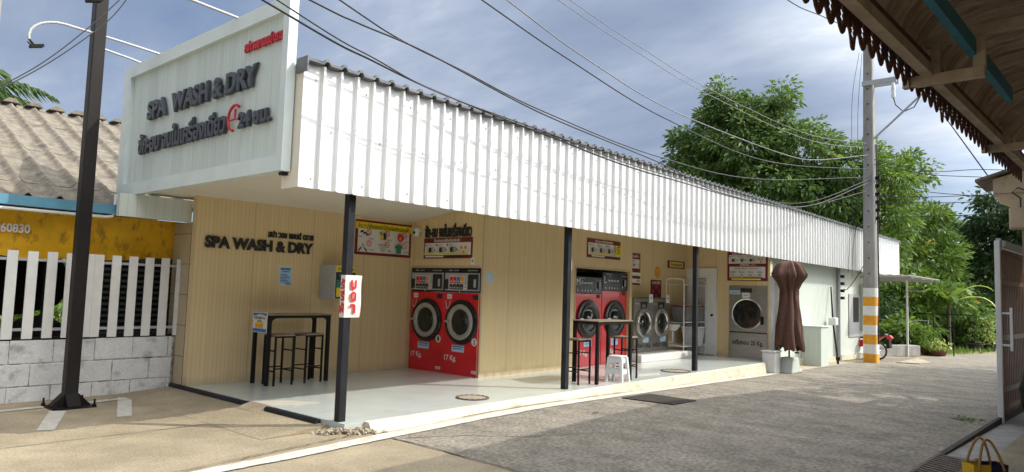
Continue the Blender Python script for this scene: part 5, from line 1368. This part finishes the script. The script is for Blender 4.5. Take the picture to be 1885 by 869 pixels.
cable('service wire dropping from the pole top to the conduit, right strand', [(24.3, 6.16, 9.7), (24.3, 6.30, 7.6), (24.3, 6.30, 4.9), (24.0, 6.38, 3.4), (23.8, 6.38, 2.4)], 0.007)
cable('drooping wire from the banded pole to the wall insulators', [(24.4, 6.2, 2.75), (24.3, 6.4, 2.35), (24.1, 6.6, 2.0), (24.05, 6.7, 2.0)], 0.012)
cable('dark wire dropping from the valance to the corner house eave', [(13.5, 3.2, 6.9), (13.2, 2.4, 5.25), (13.0, 1.93, 4.4), (13.0, 1.5, 3.62)], 0.009)
cable('black wire passing behind the fretwork at the top of the picture', [(10, 6, 8.6), (16.67, 6.0, 8.95), (19.78, 6.0, 9.45), (24.4, 6.0, 10.3)], 0.014)

# ------------------------------------------------------------------ vegetation
def unit(n):
    v = rng.normal(size=(n, 3)); return v / np.linalg.norm(v, axis=1, keepdims=True)
def leaf_mesh(name, mat, parent, P, D, L, W, droop=0.0):
    """one bent leaf (two triangles-pairs) per row: base P, direction D, length L, width W"""
    n = len(P); D = D / np.linalg.norm(D, axis=1, keepdims=True)
    ref = unit(n); S = np.cross(D, ref); S /= np.linalg.norm(S, axis=1, keepdims=True) + 1e-9
    L = L[:, None]; W = W[:, None]
    tip = P + D * L; tip[:, 2] -= droop * L[:, 0]
    mid = P + D * L * 0.45
    V = np.stack([P, mid + S * W * 0.5, tip, mid - S * W * 0.5], 1).reshape(-1, 3)
    me = bpy.data.meshes.new(name); me.vertices.add(4 * n); me.loops.add(4 * n); me.polygons.add(n)
    if parent is not None: V = V - np.array(parent.location)
    me.vertices.foreach_set('co', V.ravel()); me.loops.foreach_set('vertex_index', np.arange(4 * n))
    me.polygons.foreach_set('loop_start', np.arange(0, 4 * n, 4)); me.polygons.foreach_set('loop_total', np.full(n, 4))
    me.materials.append(mat); me.update(); me.validate()
    o = bpy.data.objects.new(name, me); COL.objects.link(o)
    if parent is not None: o.parent = parent
    return o
def lobes_leaves(lobes, clump, per, size, droop, cr=0.55, shell=0.50):
    """leaf sprays gathered in clumps near the skin of each ellipsoid lobe"""
    P, D = [], []
    vol = np.array([rx * ry * rz for *_, rx, ry, rz in lobes]) ** (2 / 3)
    cnt = np.maximum(2, (clump * vol / vol.sum()).astype(int))
    for (cx, cy, cz, rx, ry, rz), k in zip(lobes, cnt):
        d = unit(k); rad = (shell + (1.18 - shell) * rng.random(k) ** 0.6)[:, None]
        c = np.array([cx, cy, cz]) + d * rad * np.array([rx, ry, rz])
        for ci, di in zip(c, d):
            m_ = int(per * rng.uniform(0.5, 1.4)); s_ = cr * rng.uniform(0.6, 1.35)
            o = unit(m_); q = ci + o * (rng.random(m_) ** 0.45)[:, None] * np.array([s_, s_, s_ * 0.55])
            P.append(q); D.append(o * 0.8 + di * 0.6 + np.array([0, 0, -droop]) + rng.normal(size=(m_, 3)) * 0.25)
    P = np.concatenate(P); D = np.concatenate(D); n = len(P)
    return P, D, size * rng.uniform(0.6, 1.35, n), size * rng.uniform(0.28, 0.50, n)
def tree(name, label, base, lobes, mat, clump=200, per=40, size=0.3, droop=0.35, tr=0.18, group=None, cr=0.55, cat='tree'):
    t = thing(name, label, cat, base, 0, group)
    P, D, L, W = lobes_leaves(lobes, clump, per, size, droop, cr)
    leaf_mesh('crown', mat, t, P, D, L, W, 0.12)
    m = MB(); b = Vector((0, 0, -0.3)); top = Vector((np.mean([l[0] for l in lobes]), np.mean([l[1] for l in lobes]), np.mean([l[2] for l in lobes]))) - Vector(base)
    fork = Vector((top.x * 0.35, top.y * 0.35, top.z * 0.42))
    m.tube(spline([b, fork * 0.5 + Vector((0.05, 0.1, 0)), fork, top], 6), tr, 8, tr * 0.35)
    for l in lobes:
        e = Vector(l[:3]) - Vector(base); mid = fork.lerp(e, 0.5) + Vector((0, 0, -0.08 * (e - fork).length))
        m.tube(spline([fork, mid, e], 5), tr * 0.5, 6, tr * 0.12)
        for k in range(3):
            q = e + Vector(unit(1)[0]) * min(l[3:6]) * 0.8; m.tube([e.lerp(fork, 0.25), e.lerp(q, 0.5) + Vector((0, 0, 0.05)), q], tr * 0.2, 5, tr * 0.05)
    m.build('trunk', BARK, t, smooth=True)
    return t
G = 'trees beyond the laundrette roof'
tree('broadleaf_tree', 'tallest leafy tree rising behind the middle of the white fascia', (36, 14.6, -0.5),
     [(36, 16.0, 12.3, 0.8, 0.8, 1.2), (36, 15.9, 10.9, 1.4, 1.4, 1.3), (36, 13.2, 12.0, 0.8, 0.8, 0.8), (36, 14.6, 11.4, 1.0, 1.1, 0.9), (36, 18.3, 10.3, 0.9, 0.9, 0.6), (36.5, 13.5, 10.7, 1.5, 1.3, 1.1), (36, 17.3, 9.3, 1.5, 1.5, 1.0), (35.5, 14.6, 9.4, 2.0, 1.9, 1.5), (36.5, 12.0, 9.1, 1.6, 1.5, 1.4), (35.5, 18.6, 8.0, 1.0, 1.0, 0.8),
      (35.5, 16.6, 7.4, 2.0, 2.0, 1.3), (35.5, 13.4, 7.2, 2.0, 2.2, 1.5), (36, 10.9, 7.2, 1.5, 1.4, 1.5)], LEAFA, 640, 62, 0.30, 0.5, 0.26, G, 0.62)
tree('broadleaf_tree', 'bright green tree just left of the banded pole', (37.5, 9.8, -0.5),
     [(37.5, 9.6, 8.2, 1.4, 1.3, 1.1), (37.5, 8.3, 7.3, 1.2, 1.1, 1.1), (37, 10.4, 6.4, 1.5, 1.5, 1.4), (37, 8.7, 5.4, 1.6, 1.5, 1.5), (37, 9.8, 3.6, 1.6, 1.6, 1.6)], LEAFB, 250, 56, 0.27, 0.45, 0.18, G, 0.55)
tree('broadleaf_tree', 'yellow-green tree just right of the banded pole', (43, 8.4, -0.5),
     [(43, 8.9, 8.6, 1.3, 1.2, 1.2), (43.5, 9.4, 6.6, 1.5, 1.5, 1.5), (43, 8.1, 5.8, 1.5, 1.3, 1.4), (42, 9.2, 4.2, 1.6, 1.6, 1.6), (42, 7.6, 3.4, 1.6, 1.6, 1.5)], LEAFB, 270, 56, 0.28, 0.4, 0.18, G, 0.55)
tree('broadleaf_tree', 'dark tree with an orange tuft at the left side of the blue gap', (50, 8.4, -0.5),
     [(50, 8.9, 6.6, 1.4, 1.2, 1.2), (50, 7.7, 5.4, 1.3, 1.2, 1.1), (50, 9.3, 4.2, 2, 1.8, 1.6), (49.5, 7.2, 3.2, 1.6, 1.6, 1.4)], LEAFA, 180, 40, 0.34, 0.4, 0.18, G, 0.6)
tree('broadleaf_tree', 'large dark tree at the right beyond the gate post', (46, 4.6, -0.5),
     [(46, 5.2, 6.6, 1.3, 1.3, 1.2), (46, 4.2, 6.9, 1.6, 1.5, 1.4), (46, 3.4, 5.4, 1.6, 1.5, 1.4), (46, 5.5, 5.0, 1.3, 1.2, 1.2), (46, 4.6, 3.9, 1.8, 1.7, 1.5), (46.5, 3.2, 3.2, 1.6, 1.5, 1.4)], LEAFD, 270, 42, 0.34, 0.4, 0.24, G, 0.6)
tree('broadleaf_tree', 'dark tree low behind the banana plant, under the blue gap', (52, 6.6, -0.5),
     [(52, 6.8, 3.9, 1.6, 1.5, 1.4), (52, 5.6, 3.4, 1.5, 1.4, 1.3), (51, 6.6, 2.0, 2, 1.9, 1.4)], LEAFD, 120, 40, 0.36, 0.4, 0.16, G, 0.6)
GB = 'bushes at the end of the lane'
for k, (lab, x, y, z, r, mt_, sz) in enumerate([
    ('bright bush behind the carport post', 38.0, 8.3, 1.6, 1.5, LEAFB, 0.30), ('dark bush under the carport roof', 36.0, 8.7, 0.9, 1.3, LEAFD, 0.28),
    ('light green bush between the carport post and the black frame', 39.0, 7.3, 2.2, 1.4, LEAFB, 0.30), ('mid green bush behind the black frame', 42.0, 6.9, 1.6, 1.5, LEAFA, 0.32),
    ('low bush left of the potted plants beyond the frame', 44.0, 5.9, 1.0, 1.2, LEAFA, 0.30), ('low bright bush behind the farthest flower pots', 46.0, 5.2, 0.7, 1.2, LEAFB, 0.28),
    ('dark low bush beside the gate post', 45.0, 4.2, 1.1, 1.2, LEAFD, 0.30), ('arching pale fern bush beside the concrete block', 33.0, 6.9, 0.3, 0.75, LEAFB, 0.34)]):
    t = thing('bush', lab, 'bush', (x, y, gz(x)), 0, GB)
    lob = [(x, y, z, r, r, r * 0.85), (x, y + r * 0.5, z - 0.35 * r, r * 0.9, r * 0.8, r * 0.7), (x, y - r * 0.5, z - 0.3 * r, r * 0.9, r * 0.8, r * 0.7)]
    P, D, L, W = lobes_leaves(lob, int(60 * r), 42, sz, 0.35, 0.45, 0.45)
    leaf_mesh('foliage', mt_, t, P, D, L, W, 0.2)
    m = MB()
    for q in range(5): m.tube([(0, 0, -0.05), (random.uniform(-.2, .2), random.uniform(-.2, .2), (z - gz(x)) * 0.5), (random.uniform(-.5, .5), random.uniform(-.5, .5), z - gz(x))], 0.035, 5, 0.012)
    m.build('stem', BARK, t)
# far wood closing the view
lob = [(64 + 6 * math.sin(i * 2.1), -8 + 3.4 * i, 2.2 + 0.8 * math.sin(i * 1.7), 3, 2.6, 2.4 + 0.6 * math.sin(i)) for i in range(16)]
P, D, L, W = lobes_leaves(lob, 460, 34, 0.6, 0.3, 1.0)
o = leaf_mesh('woods', LEAFD, None, P, D, L, W); stuff(o); tag(o, 'dark wood closing the view beyond the lane', 'woods')
P, D, L, W = lobes_leaves([(36 + 3 * math.sin(i * 1.9), 9.5 + 2.4 * i, 1.5, 1.8, 1.8, 1.8) for i in range(5)], 150, 36, 0.34, 0.35, 0.7)
o = leaf_mesh('undergrowth', LEAFA, None, P, D, L, W); stuff(o); tag(o, 'undergrowth below the tall tree behind the laundrette', 'undergrowth')
# rough grass beyond the lane
n = 9000
gx = rng.uniform(32.5, 56, n); gy = 3.2 + rng.random(n) ** 0.8 * 6.5
keep = gy > np.interp(gx, [31, 38.7, 46, 60], [5.7, 4.65, 3.8, 2.6]); gx, gy = gx[keep], gy[keep]; n = len(gx)
Pg = np.stack([gx, gy, np.array([gz(v) for v in gx]) - 0.02], 1); Dg = rng.normal(size=(n, 3)) * 0.35 + np.array([0, 0, 1.0])
o = leaf_mesh('grass', LEAFB, None, Pg, Dg, rng.uniform(0.08, 0.32, n), rng.uniform(0.02, 0.05, n)); stuff(o); tag(o, 'rough grass beside the far end of the lane', 'grass')

# banana plant with torn pale leaves
BP = thing('banana_plant', 'banana plant with long arching leaves left of the gate post', 'banana plant', (38.0, 6.0, gz(38.0)))
MB().tube([(0, 0, -0.1), (0.03, 0.02, 0.8), (0, 0, 2.3)], 0.10, 10, 0.06).build('stem', BARK, BP, smooth=True)
for k, (az, el, ln) in enumerate([(100, 62, 1.8), (60, 40, 1.9), (-70, 55, 2.2), (-100, 30, 2.2), (150, 50, 1.9), (-20, 70, 1.9), (200, 35, 1.8), (-140, 50, 2.0)]):
    m = MB(); vs = []; ns = 12; d0 = Vector((math.cos(R(az)), math.sin(R(az)), 0)); sd = Vector((-d0.y, d0.x, 0))
    for i in range(ns + 1):
        t_ = i / ns; e = R(el) - R(95) * t_ * t_
        if i == 0: p_ = Vector((0, 0, 2.15))
        else: p_ = p_ + (d0 * math.cos(e) + Vector((0, 0, math.sin(e)))) * ln / ns
        w = 0.02 if i == 0 else 0.17 * math.sin(math.pi * min(1, 0.12 + t_ * 0.88)) ** 0.6 + 0.01
        w *= 1 + 0.18 * ((i * 7) % 3 - 1)
        up = Vector((0, 0, 0.10))
        vs += [p_ - sd * w + up * w * 2, p_, p_ + sd * w + up * w * 2]
    m.add(vs, [(3 * i + a_, 3 * i + a_ + 1, 3 * i + a_ + 4, 3 * i + a_ + 3) for i in range(ns) for a_ in (0, 1)])
    m.build('leaf', LEAFY if k in (2, 3) else LEAFB, BP, smooth=True)

# coconut palm behind the neighbour's roof
CPM = thing('coconut_palm', 'coconut palm with one frond showing above the grey roof', 'palm', (3.05, 18.2, 0))
MB().tube(spline([(0, 0, -0.2), (0.15, 0, 2.7), (0.0, 0, 5.35)], 6), 0.15, 10, 0.11).build('trunk', BARK, CPM, smooth=True)
for k in range(9):
    az = R(k * 40 + 4); el = R(30 + 18 * math.sin(k * 1.9)) ; ln = 2.1
    d0 = Vector((math.cos(az), math.sin(az), 0)); pts = []; p_ = Vector((0, 0, 5.35))
    for i in range(13):
        t_ = i / 12; e = el - R(70) * t_
        if i: p_ = p_ + (d0 * math.cos(e) + Vector((0, 0, math.sin(e)))) * ln / 12
        pts.append(p_.copy())
    sd = Vector((-d0.y, d0.x, 0)); P, D, L = [], [], []
    for i in range(1, 13):
        for q in range(7):
            for s_ in (-1, 1):
                b_ = pts[i - 1].lerp(pts[i], q / 7); P.append(b_); D.append(sd * s_ * 0.85 + d0 * 0.75 + Vector((0, 0, -0.35 + random.uniform(-.25, .25)))); L.append(0.55 * math.sin(math.pi * min(0.97, 0.2 + 0.75 * (i + q / 7) / 13)) + 0.08)
    f_ = leaf_mesh('frond', LEAFP, None, np.array([v[:] for v in P]), np.array([v[:] for v in D]), np.array(L), np.full(len(L), 0.045), 0.25); f_.parent = CPM
# greenery seen through the pickets
t = thing('bush', 'sunlit bush glimpsed between the pickets beside the steel post', 'bush', (5.3, 20.4, 0), 0)
P, D, L, W = lobes_leaves([(4.2, 20.4, 0.8, 1.6, 0.9, 0.9), (6.6, 20.2, 0.9, 1.6, 0.9, 0.9), (5.4, 20.8, 1.7, 1.6, 0.8, 0.8)], 130, 44, 0.22, 0.3, 0.4)
leaf_mesh('foliage', LEAFB, t, P, D, L, W, 0.2)

# potted plants at the lane end
def potted(label, x, y, pr, ph, mat, pm_, pal, h, n=110, spread=0.3, sz=0.14, group='potted plants at the lane end'):
    t = thing('potted_plant', label, 'potted plant', (x, y, gz(x) - 0.01), 0, group)
    MB().lathe([(0.0, 0.0), (pr * 0.72, 0.0), (pr, ph), (pr * 1.06, ph), (pr * 1.06, ph - 0.04), (pr * 0.9, ph - 0.05), (0.0, ph - 0.06)], (0, 0, 0), 'z', 18).build('pot', pm_, t, smooth=True, angle=35)
    P = np.array([0, 0, ph]) + np.stack([rng.normal(size=n) * spread * 0.5, rng.normal(size=n) * spread * 0.5, rng.random(n) * h], 1)
    D = rng.normal(size=(n, 3)) * 0.6 + np.array([0, 0, 0.5]); o = leaf_mesh('leaves', pal, None, P, D, sz * rng.uniform(.7, 1.4, n), sz * rng.uniform(.3, .5, n), 0.2); o.parent = t
    m = MB()
    for q in range(4): m.tube([(0, 0, ph - 0.06), (random.uniform(-.1, .1), random.uniform(-.1, .1), ph + h * 0.8)], 0.012, 5, 0.006)
    m.build('stem', BARK, t)
potted('tall thin plant in a black pot, second pot from the gate post', 40.1, 5.28, 0.34, 0.34, POT, POT, LEAFB, 1.9, 150, 0.5, 0.2)
potted('pale yellow-green plant in a black pot nearest the gate post', 40.9, 4.80, 0.30, 0.30, POT, POT, LEAFY, 1.3, 260, 0.55, 0.2)
potted('small plant in a low black pot behind the frame', 41.8, 6.16, 0.36, 0.25, POT, POT, LEAFB, 0.6, 110, 0.3, 0.2)
potted('small plant in a black pot further left behind the frame', 42.5, 6.9, 0.36, 0.24, POT, POT, LEAFA, 0.5, 100, 0.3, 0.2)
potted('leafy plant in a clay bowl beside the concrete block', 32.6, 6.15, 0.34, 0.26, TERRA, TERRA, LEAFB, 0.85, 240, 0.6, 0.2)
potted('low white-flecked plant in a clay bowl in front of the frame', 32.5, 5.55, 0.34, 0.22, TERRA, TERRA, LEAFY, 0.35, 160, 0.45, 0.16)

# black frame, carport, concrete block, board
FR = thing('plant_frame', 'thin black metal frame standing over the potted plants', 'frame', (33, 5.4, gz(33)))
for y in (0.37, -0.33):
    MB().box((-0.02, y - 0.02, 0), (0.02, y + 0.02, 1.64)).build('post', BLACKM, FR)
m = MB(); m.box((-0.025, -1.0, 1.64), (0.025, 1.9, 1.68)); m.box((-0.02, -0.31, 1.12), (0.02, 0.35, 1.16)); m.build('rail', BLACKM, FR)
KP = thing('carport', 'small carport with a thin sheet roof on a slim post beyond the banded pole', 'carport', (30.0, 6.1, gz(30)))
MB().box((-0.03, -0.03, 0), (0.03, 0.03, 2.95)).build('post', WHITEM, KP)
m = MB(); pts = []
for i in range(61):
    y = -0.85 + 5.0 * i / 60; pts.append((y, 2.92 + 0.012 * math.cos(i * 1.9) + 0.03 * (y + 0.85)))
poly = pts + [(y, z + 0.012) for y, z in pts[::-1]]
m.prism(poly, -3.9, 1.4, 'x'); m.build('roof', FASCIA, KP)
m = MB()
for x in (-3.4, -1.7, 0.0, 1.3): m.box((x - 0.025, -0.85, 2.84), (x + 0.025, 4.0, 2.895))
m.box((-0.025, -0.02, 2.45), (0.02, -0.55, 2.49)); m.build('rafter', GREYM, KP)
BL = thing('concrete_block', 'long low whitened concrete block beside the carport post', 'block', (29.4, 6.35, gz(29.4)))
m = MB(); m.prism([(-1.3, 0.7), (1.25, -0.55), (1.5, -0.10), (-1.0, 1.15)], 0, 0.40, 'z'); m.build('body', CONC, BL, bevel=0.02)
BD = thing('board', 'flat weathered board lying on the lane near the carport', 'board', (26.4, 5.15, gz(26.4) + 0.006))
m = MB(); m.prism([(-1.2, 0.30), (1.6, 0.22), (-0.2, -0.5), (-0.9, -0.3)], 0.0, 0.05, 'z'); m.build('plank', TIMBER, BD)
# fence wire behind the carport
FW = thing('wire_fence', 'thin wire strung on slim stakes behind the carport post', 'fence', (34.5, 7.6, gz(34)))
m = MB(); m.tube([(0, 2.2, 1.35), (0, 0.0, 1.33), (0, -1.4, 1.36)], 0.014, 5); m.build('wire', GREYM, FW)
m = MB(); m.box((-0.02, 2.18, 0), (0.02, 2.22, 1.4)); m.build('stake', GREYM, FW)
m = MB(); m.box((-0.02, -1.4, 0), (0.02, -1.36, 1.4)); m.build('stake', GREYM, FW)

# motorbike half hidden behind the pole, rear towards the lane
MO = thing('motorbike', 'red motorbike parked under the carport, half hidden by the banded pole', 'motorbike', (26.35, 6.26, gz(26.35)), R(76))
def wheel(x):
    w_ = MB().lathe([(0.285, -0.03), (0.30, 0.0), (0.285, 0.03), (0.25, 0.035), (0.245, 0.0), (0.25, -0.035), (0.285, -0.03)], (x, 0, 0.30), 'y', 28).build('wheel', RUBBER, MO, smooth=True)
    r_ = MB(); r_.lathe([(0.247, -0.02), (0.247, 0.02), (0.225, 0.018), (0.225, -0.018), (0.247, -0.02)], (x, 0, 0.30), 'y', 24); r_.lathe([(0, -0.06), (0.06, -0.06), (0.06, 0.06), (0, 0.06)], (x, 0, 0.30), 'y', 12)
    for k in range(10): a_ = 2 * math.pi * k / 10; r_.bar((x, 0, 0.30), (x + 0.235 * math.cos(a_), 0, 0.30 + 0.235 * math.sin(a_)), 0.012)
    o = r_.build('rim', CHROME, None); o.parent = w_
wheel(-0.02); wheel(1.22)
m = MB(); m.prism([(0.0, 0.62), (0.25, 0.46), (0.62, 0.38), (0.86, 0.50), (0.98, 0.86), (0.86, 0.90), (0.70, 0.60), (0.42, 0.66), (0.05, 0.80), (-0.22, 0.80)], -0.11, 0.11, 'y'); m.build('body', REDB, MO, bevel=0.04)
m = MB(); m.prism([(-0.32, 0.82), (0.05, 0.74), (0.55, 0.68), (0.58, 0.74), (0.05, 0.83), (-0.30, 0.90)], -0.12, 0.12, 'y'); m.build('seat', BLKGLOSS, MO, bevel=0.03)
m = MB(); m.prism([(-0.40, 0.66), (-0.28, 0.80), (-0.42, 0.86), (-0.52, 0.76)], -0.07, 0.07, 'y'); m.build('tail_light', PRRED, MO, bevel=0.02)
m = MB(); m.prism([(-0.34, 0.40), (-0.28, 0.66), (-0.40, 0.72), (-0.44, 0.44)], -0.09, 0.09, 'y'); m.build('mudguard', BLACKM, MO, bevel=0.01)
m = MB(); m.tube([(0.5, -0.15, 0.30), (0.1, -0.17, 0.34), (-0.25, -0.17, 0.46)], 0.045, 10); m.build('exhaust', CHROME, MO, smooth=True)
m = MB(); m.tube([(1.22, -0.06, 0.3), (1.0, -0.06, 0.95)], 0.025, 8); m.tube([(1.22, 0.06, 0.3), (1.0, 0.06, 0.95)], 0.025, 8); m.build('fork', CHROME, MO, smooth=True)
m = MB(); m.tube([(0.86, -0.34, 1.0), (0.95, -0.15, 1.0), (0.95, 0.15, 1.0), (0.86, 0.34, 1.0)], 0.016, 8); m.build('handlebar', BLACKM, MO, smooth=True)
RC = thing('raincoat', 'bundled blue cloth lying on the motorbike seat', 'cloth', (26.36, 6.31, gz(26.35) + 0.83), R(76))
m = MB(); m.lathe([(0.0, -0.01), (0.12, 0.0), (0.15, 0.05), (0.11, 0.11), (0.0, 0.13)], (0.05, 0, 0.0), 'z', 14); m.build('bundle', PRBLUE, RC, smooth=True)

# yellow and navy bag near the camera, drain grate
BG = thing('tote_bag', 'yellow and navy tote bag with rope handles by the drain grate', 'bag', (6.9, 0.86, gz(6.9) + 0.002), R(-46))
m = MB(); m.m = 0
def bagbox(x0, x1, mi):
    m.m = mi; y0 = 0.055
    m.add([(x0 * 0.9, -y0, 0), (x1 * 0.9, -y0, 0), (x1 * 0.9, y0, 0), (x0 * 0.9, y0, 0), (x0, -y0 - 0.015, 0.335), (x1, -y0 - 0.015, 0.335), (x1, y0 + 0.015, 0.335), (x0, y0 + 0.015, 0.335)], [(0, 3, 2, 1), (0, 1, 5, 4), (2, 3, 7, 6)] + ([(3, 0, 4, 7)] if mi == 0 else [(1, 2, 6, 5)]))
BAGY = pm('bag_yellow', (0.72, 0.42, 0.012), (0.62, 0.35, 0.01), rough=0.8, scale=20, bump=0.3, bscale=150)
BAGN = pm('bag_navy', (0.008, 0.010, 0.035), (0.012, 0.014, 0.045), rough=0.85, scale=20, bump=0.3, bscale=150)
bagbox(-0.145, 0.0, 0); bagbox(0.0, 0.145, 1)
m.build('body', [BAGY, BAGN], BG)
m = MB(); m.box((-0.138, -0.062, 0.28), (0.138, 0.062, 0.285)); m.build('lining', BAGN, BG)
ROPE = pm('rope_handle', (0.42, 0.24, 0.07), (0.34, 0.18, 0.05), rough=0.8, scale=30, bump=0.4, bscale=120)
for y, tilt in ((-0.075, 0.05), (0.075, -0.02)):
    pts = [(-0.105 + 0.21 * t_, y + tilt * math.sin(math.pi * t_), 0.29 + 0.235 * math.sin(math.pi * t_) ** 0.8) for t_ in np.linspace(0, 1, 15)]
    MB().tube(pts, 0.0105, 8).build('handle', ROPE, BG, smooth=True)
DG = thing('drain_grate', 'iron drain grate in the channel beside the tote bag', 'grate', (8.05, 1.36, gz(8) + 0.004), R(-2))
m = MB()
for k in range(12): m.bar((-0.55 + 0.10 * k, -0.15, 0.008), (-0.42 + 0.10 * k, 0.15, 0.008), 0.045, 0.014)
m.box((-0.62, 0.15, 0.0), (0.80, 0.18, 0.016)); m.box((-0.62, -0.18, 0.0), (0.80, -0.15, 0.016)); m.build('bars', IRON, DG)
MB().box((-0.6, -0.149, -0.003), (0.78, 0.149, -0.001)).build('pit', PRBLACK, DG)
WD = thing('weed_tuft', 'small tuft of weeds growing at the foot of the white gate post', 'weed', (12.2, 1.75, gz(12.2)))
n = 90; P = np.stack([rng.normal(size=n) * 0.16, rng.normal(size=n) * 0.10, np.zeros(n) + 0.005], 1); D = rng.normal(size=(n, 3)) * 0.8 + np.array([0, 0, 0.5])
o = leaf_mesh('leaves', LEAFB, None, P, D, rng.uniform(0.03, 0.10, n), rng.uniform(0.015, 0.035, n), 0.3); o.parent = WD
JR = thing('water_jar', 'dark green water jar at the right edge inside the gate', 'jar', (13.0, 0.92, gz(13)))
MB().lathe([(0.0, 0.0), (0.16, 0.0), (0.24, 0.25), (0.25, 0.5), (0.20, 0.72), (0.21, 0.76), (0.17, 0.76), (0.16, 0.70), (0, 0.69)], (0, 0, 0), 'z', 24).build('body', pm('jar_glaze', (0.012, 0.03, 0.018), (0.02, 0.04, 0.025), rough=0.4), JR, smooth=True, angle=60)
LFD = tag(MB().add([(7.9, 5.35, gz(7.9) + 0.006), (8.0, 5.33, gz(7.9) + 0.012), (8.1, 5.36, gz(7.9) + 0.02), (8.0, 5.40, gz(7.9) + 0.014)], [(0, 1, 2, 3)]).build('fallen_leaf', BARK), 'single dry leaf lying on the lane in front of the manhole', 'leaf')

for k, (lab, x, y) in enumerate([('leafy tree outside the frame that shades the lane before the pole', 20.5, -1.3), ('leafy tree outside the frame that shades the lane by the carport', 26.0, -1.7)]):
    tree('broadleaf_tree', lab, (x, y - 0.6, gz(x)), [(x - 2, y + 0.35, 5.2, 1.7, 1.35, 1.2), (x + 0.2, y + 0.2, 5.9, 1.8, 1.4, 1.2), (x + 2.3, y + 0.1, 5.1, 1.7, 1.3, 1.2), (x, y - 0.5, 4.0, 2.4, 1.5, 1.1), (x - 1.5, y - 0.3, 3.2, 1.6, 1.4, 0.9), (x + 1.8, y - 0.4, 3.3, 1.7, 1.4, 0.9)], LEAFA, 170, 46, 0.34, 0.4, 0.16, None, 0.6)

# cracks and joints in the paving
def crack(name, pts, w, lift):
    out_l, out_r = [], []
    P_ = [(a[0] + (b[0] - a[0]) * k / 10, a[1] + (b[1] - a[1]) * k / 10) for a, b in zip(pts, pts[1:]) for k in range(10)] + [pts[-1]]
    for i, (x, y) in enumerate(P_):
        a, b = P_[max(0, i - 1)], P_[min(len(P_) - 1, i + 1)]; d = Vector((b[0] - a[0], b[1] - a[1])).normalized(); ww = w * random.uniform(0.35, 1.3)
        jx, jy = random.uniform(-w, w) * 1.2, random.uniform(-w, w) * 1.2
        out_l.append((x - d.y * ww + jx, y + d.x * ww + jy)); out_r.append((x + d.y * ww + jx, y - d.x * ww + jy))
    return stripe(name, out_l, out_r, lift, CRK)
CRK = pm('crack_dirt', (0.10, 0.085, 0.065), (0.06, 0.05, 0.04), rough=1.0, scale=20)
crack('pavement_crack', [(1.6, 5.86), (3.2, 6.06), (4.1, 6.18), (4.75, 6.26)], 0.010, 0.015)
crack('road_joint', [(4.95, 5.88), (4.97, 5.3), (4.9, 4.4), (4.84, 3.2)], 0.008, 0.009)
crack('road_joint', [(4.96, 5.86), (5.6, 5.5), (6.1, 5.0), (6.9, 4.6), (7.4, 4.0)], 0.007, 0.009)
crack('road_joint', [(12.2, 6.1), (12.35, 4.6), (12.3, 3.0), (12.45, 1.5)], 0.008, 0.009)
crack('road_joint', [(19.2, 6.2), (19.3, 4.0), (19.25, 1.3)], 0.010, 0.009)
crack('pavement_joint', [(-1.0, 8.05), (1.5, 7.9), (3.0, 7.85), (4.4, 7.8)], 0.007, 0.005)
crack('verge_crack', [(5.2, 6.24), (7.0, 6.31), (9.5, 6.335), (12.5, 6.345), (16.4, 6.35)], 0.008, 0.013)
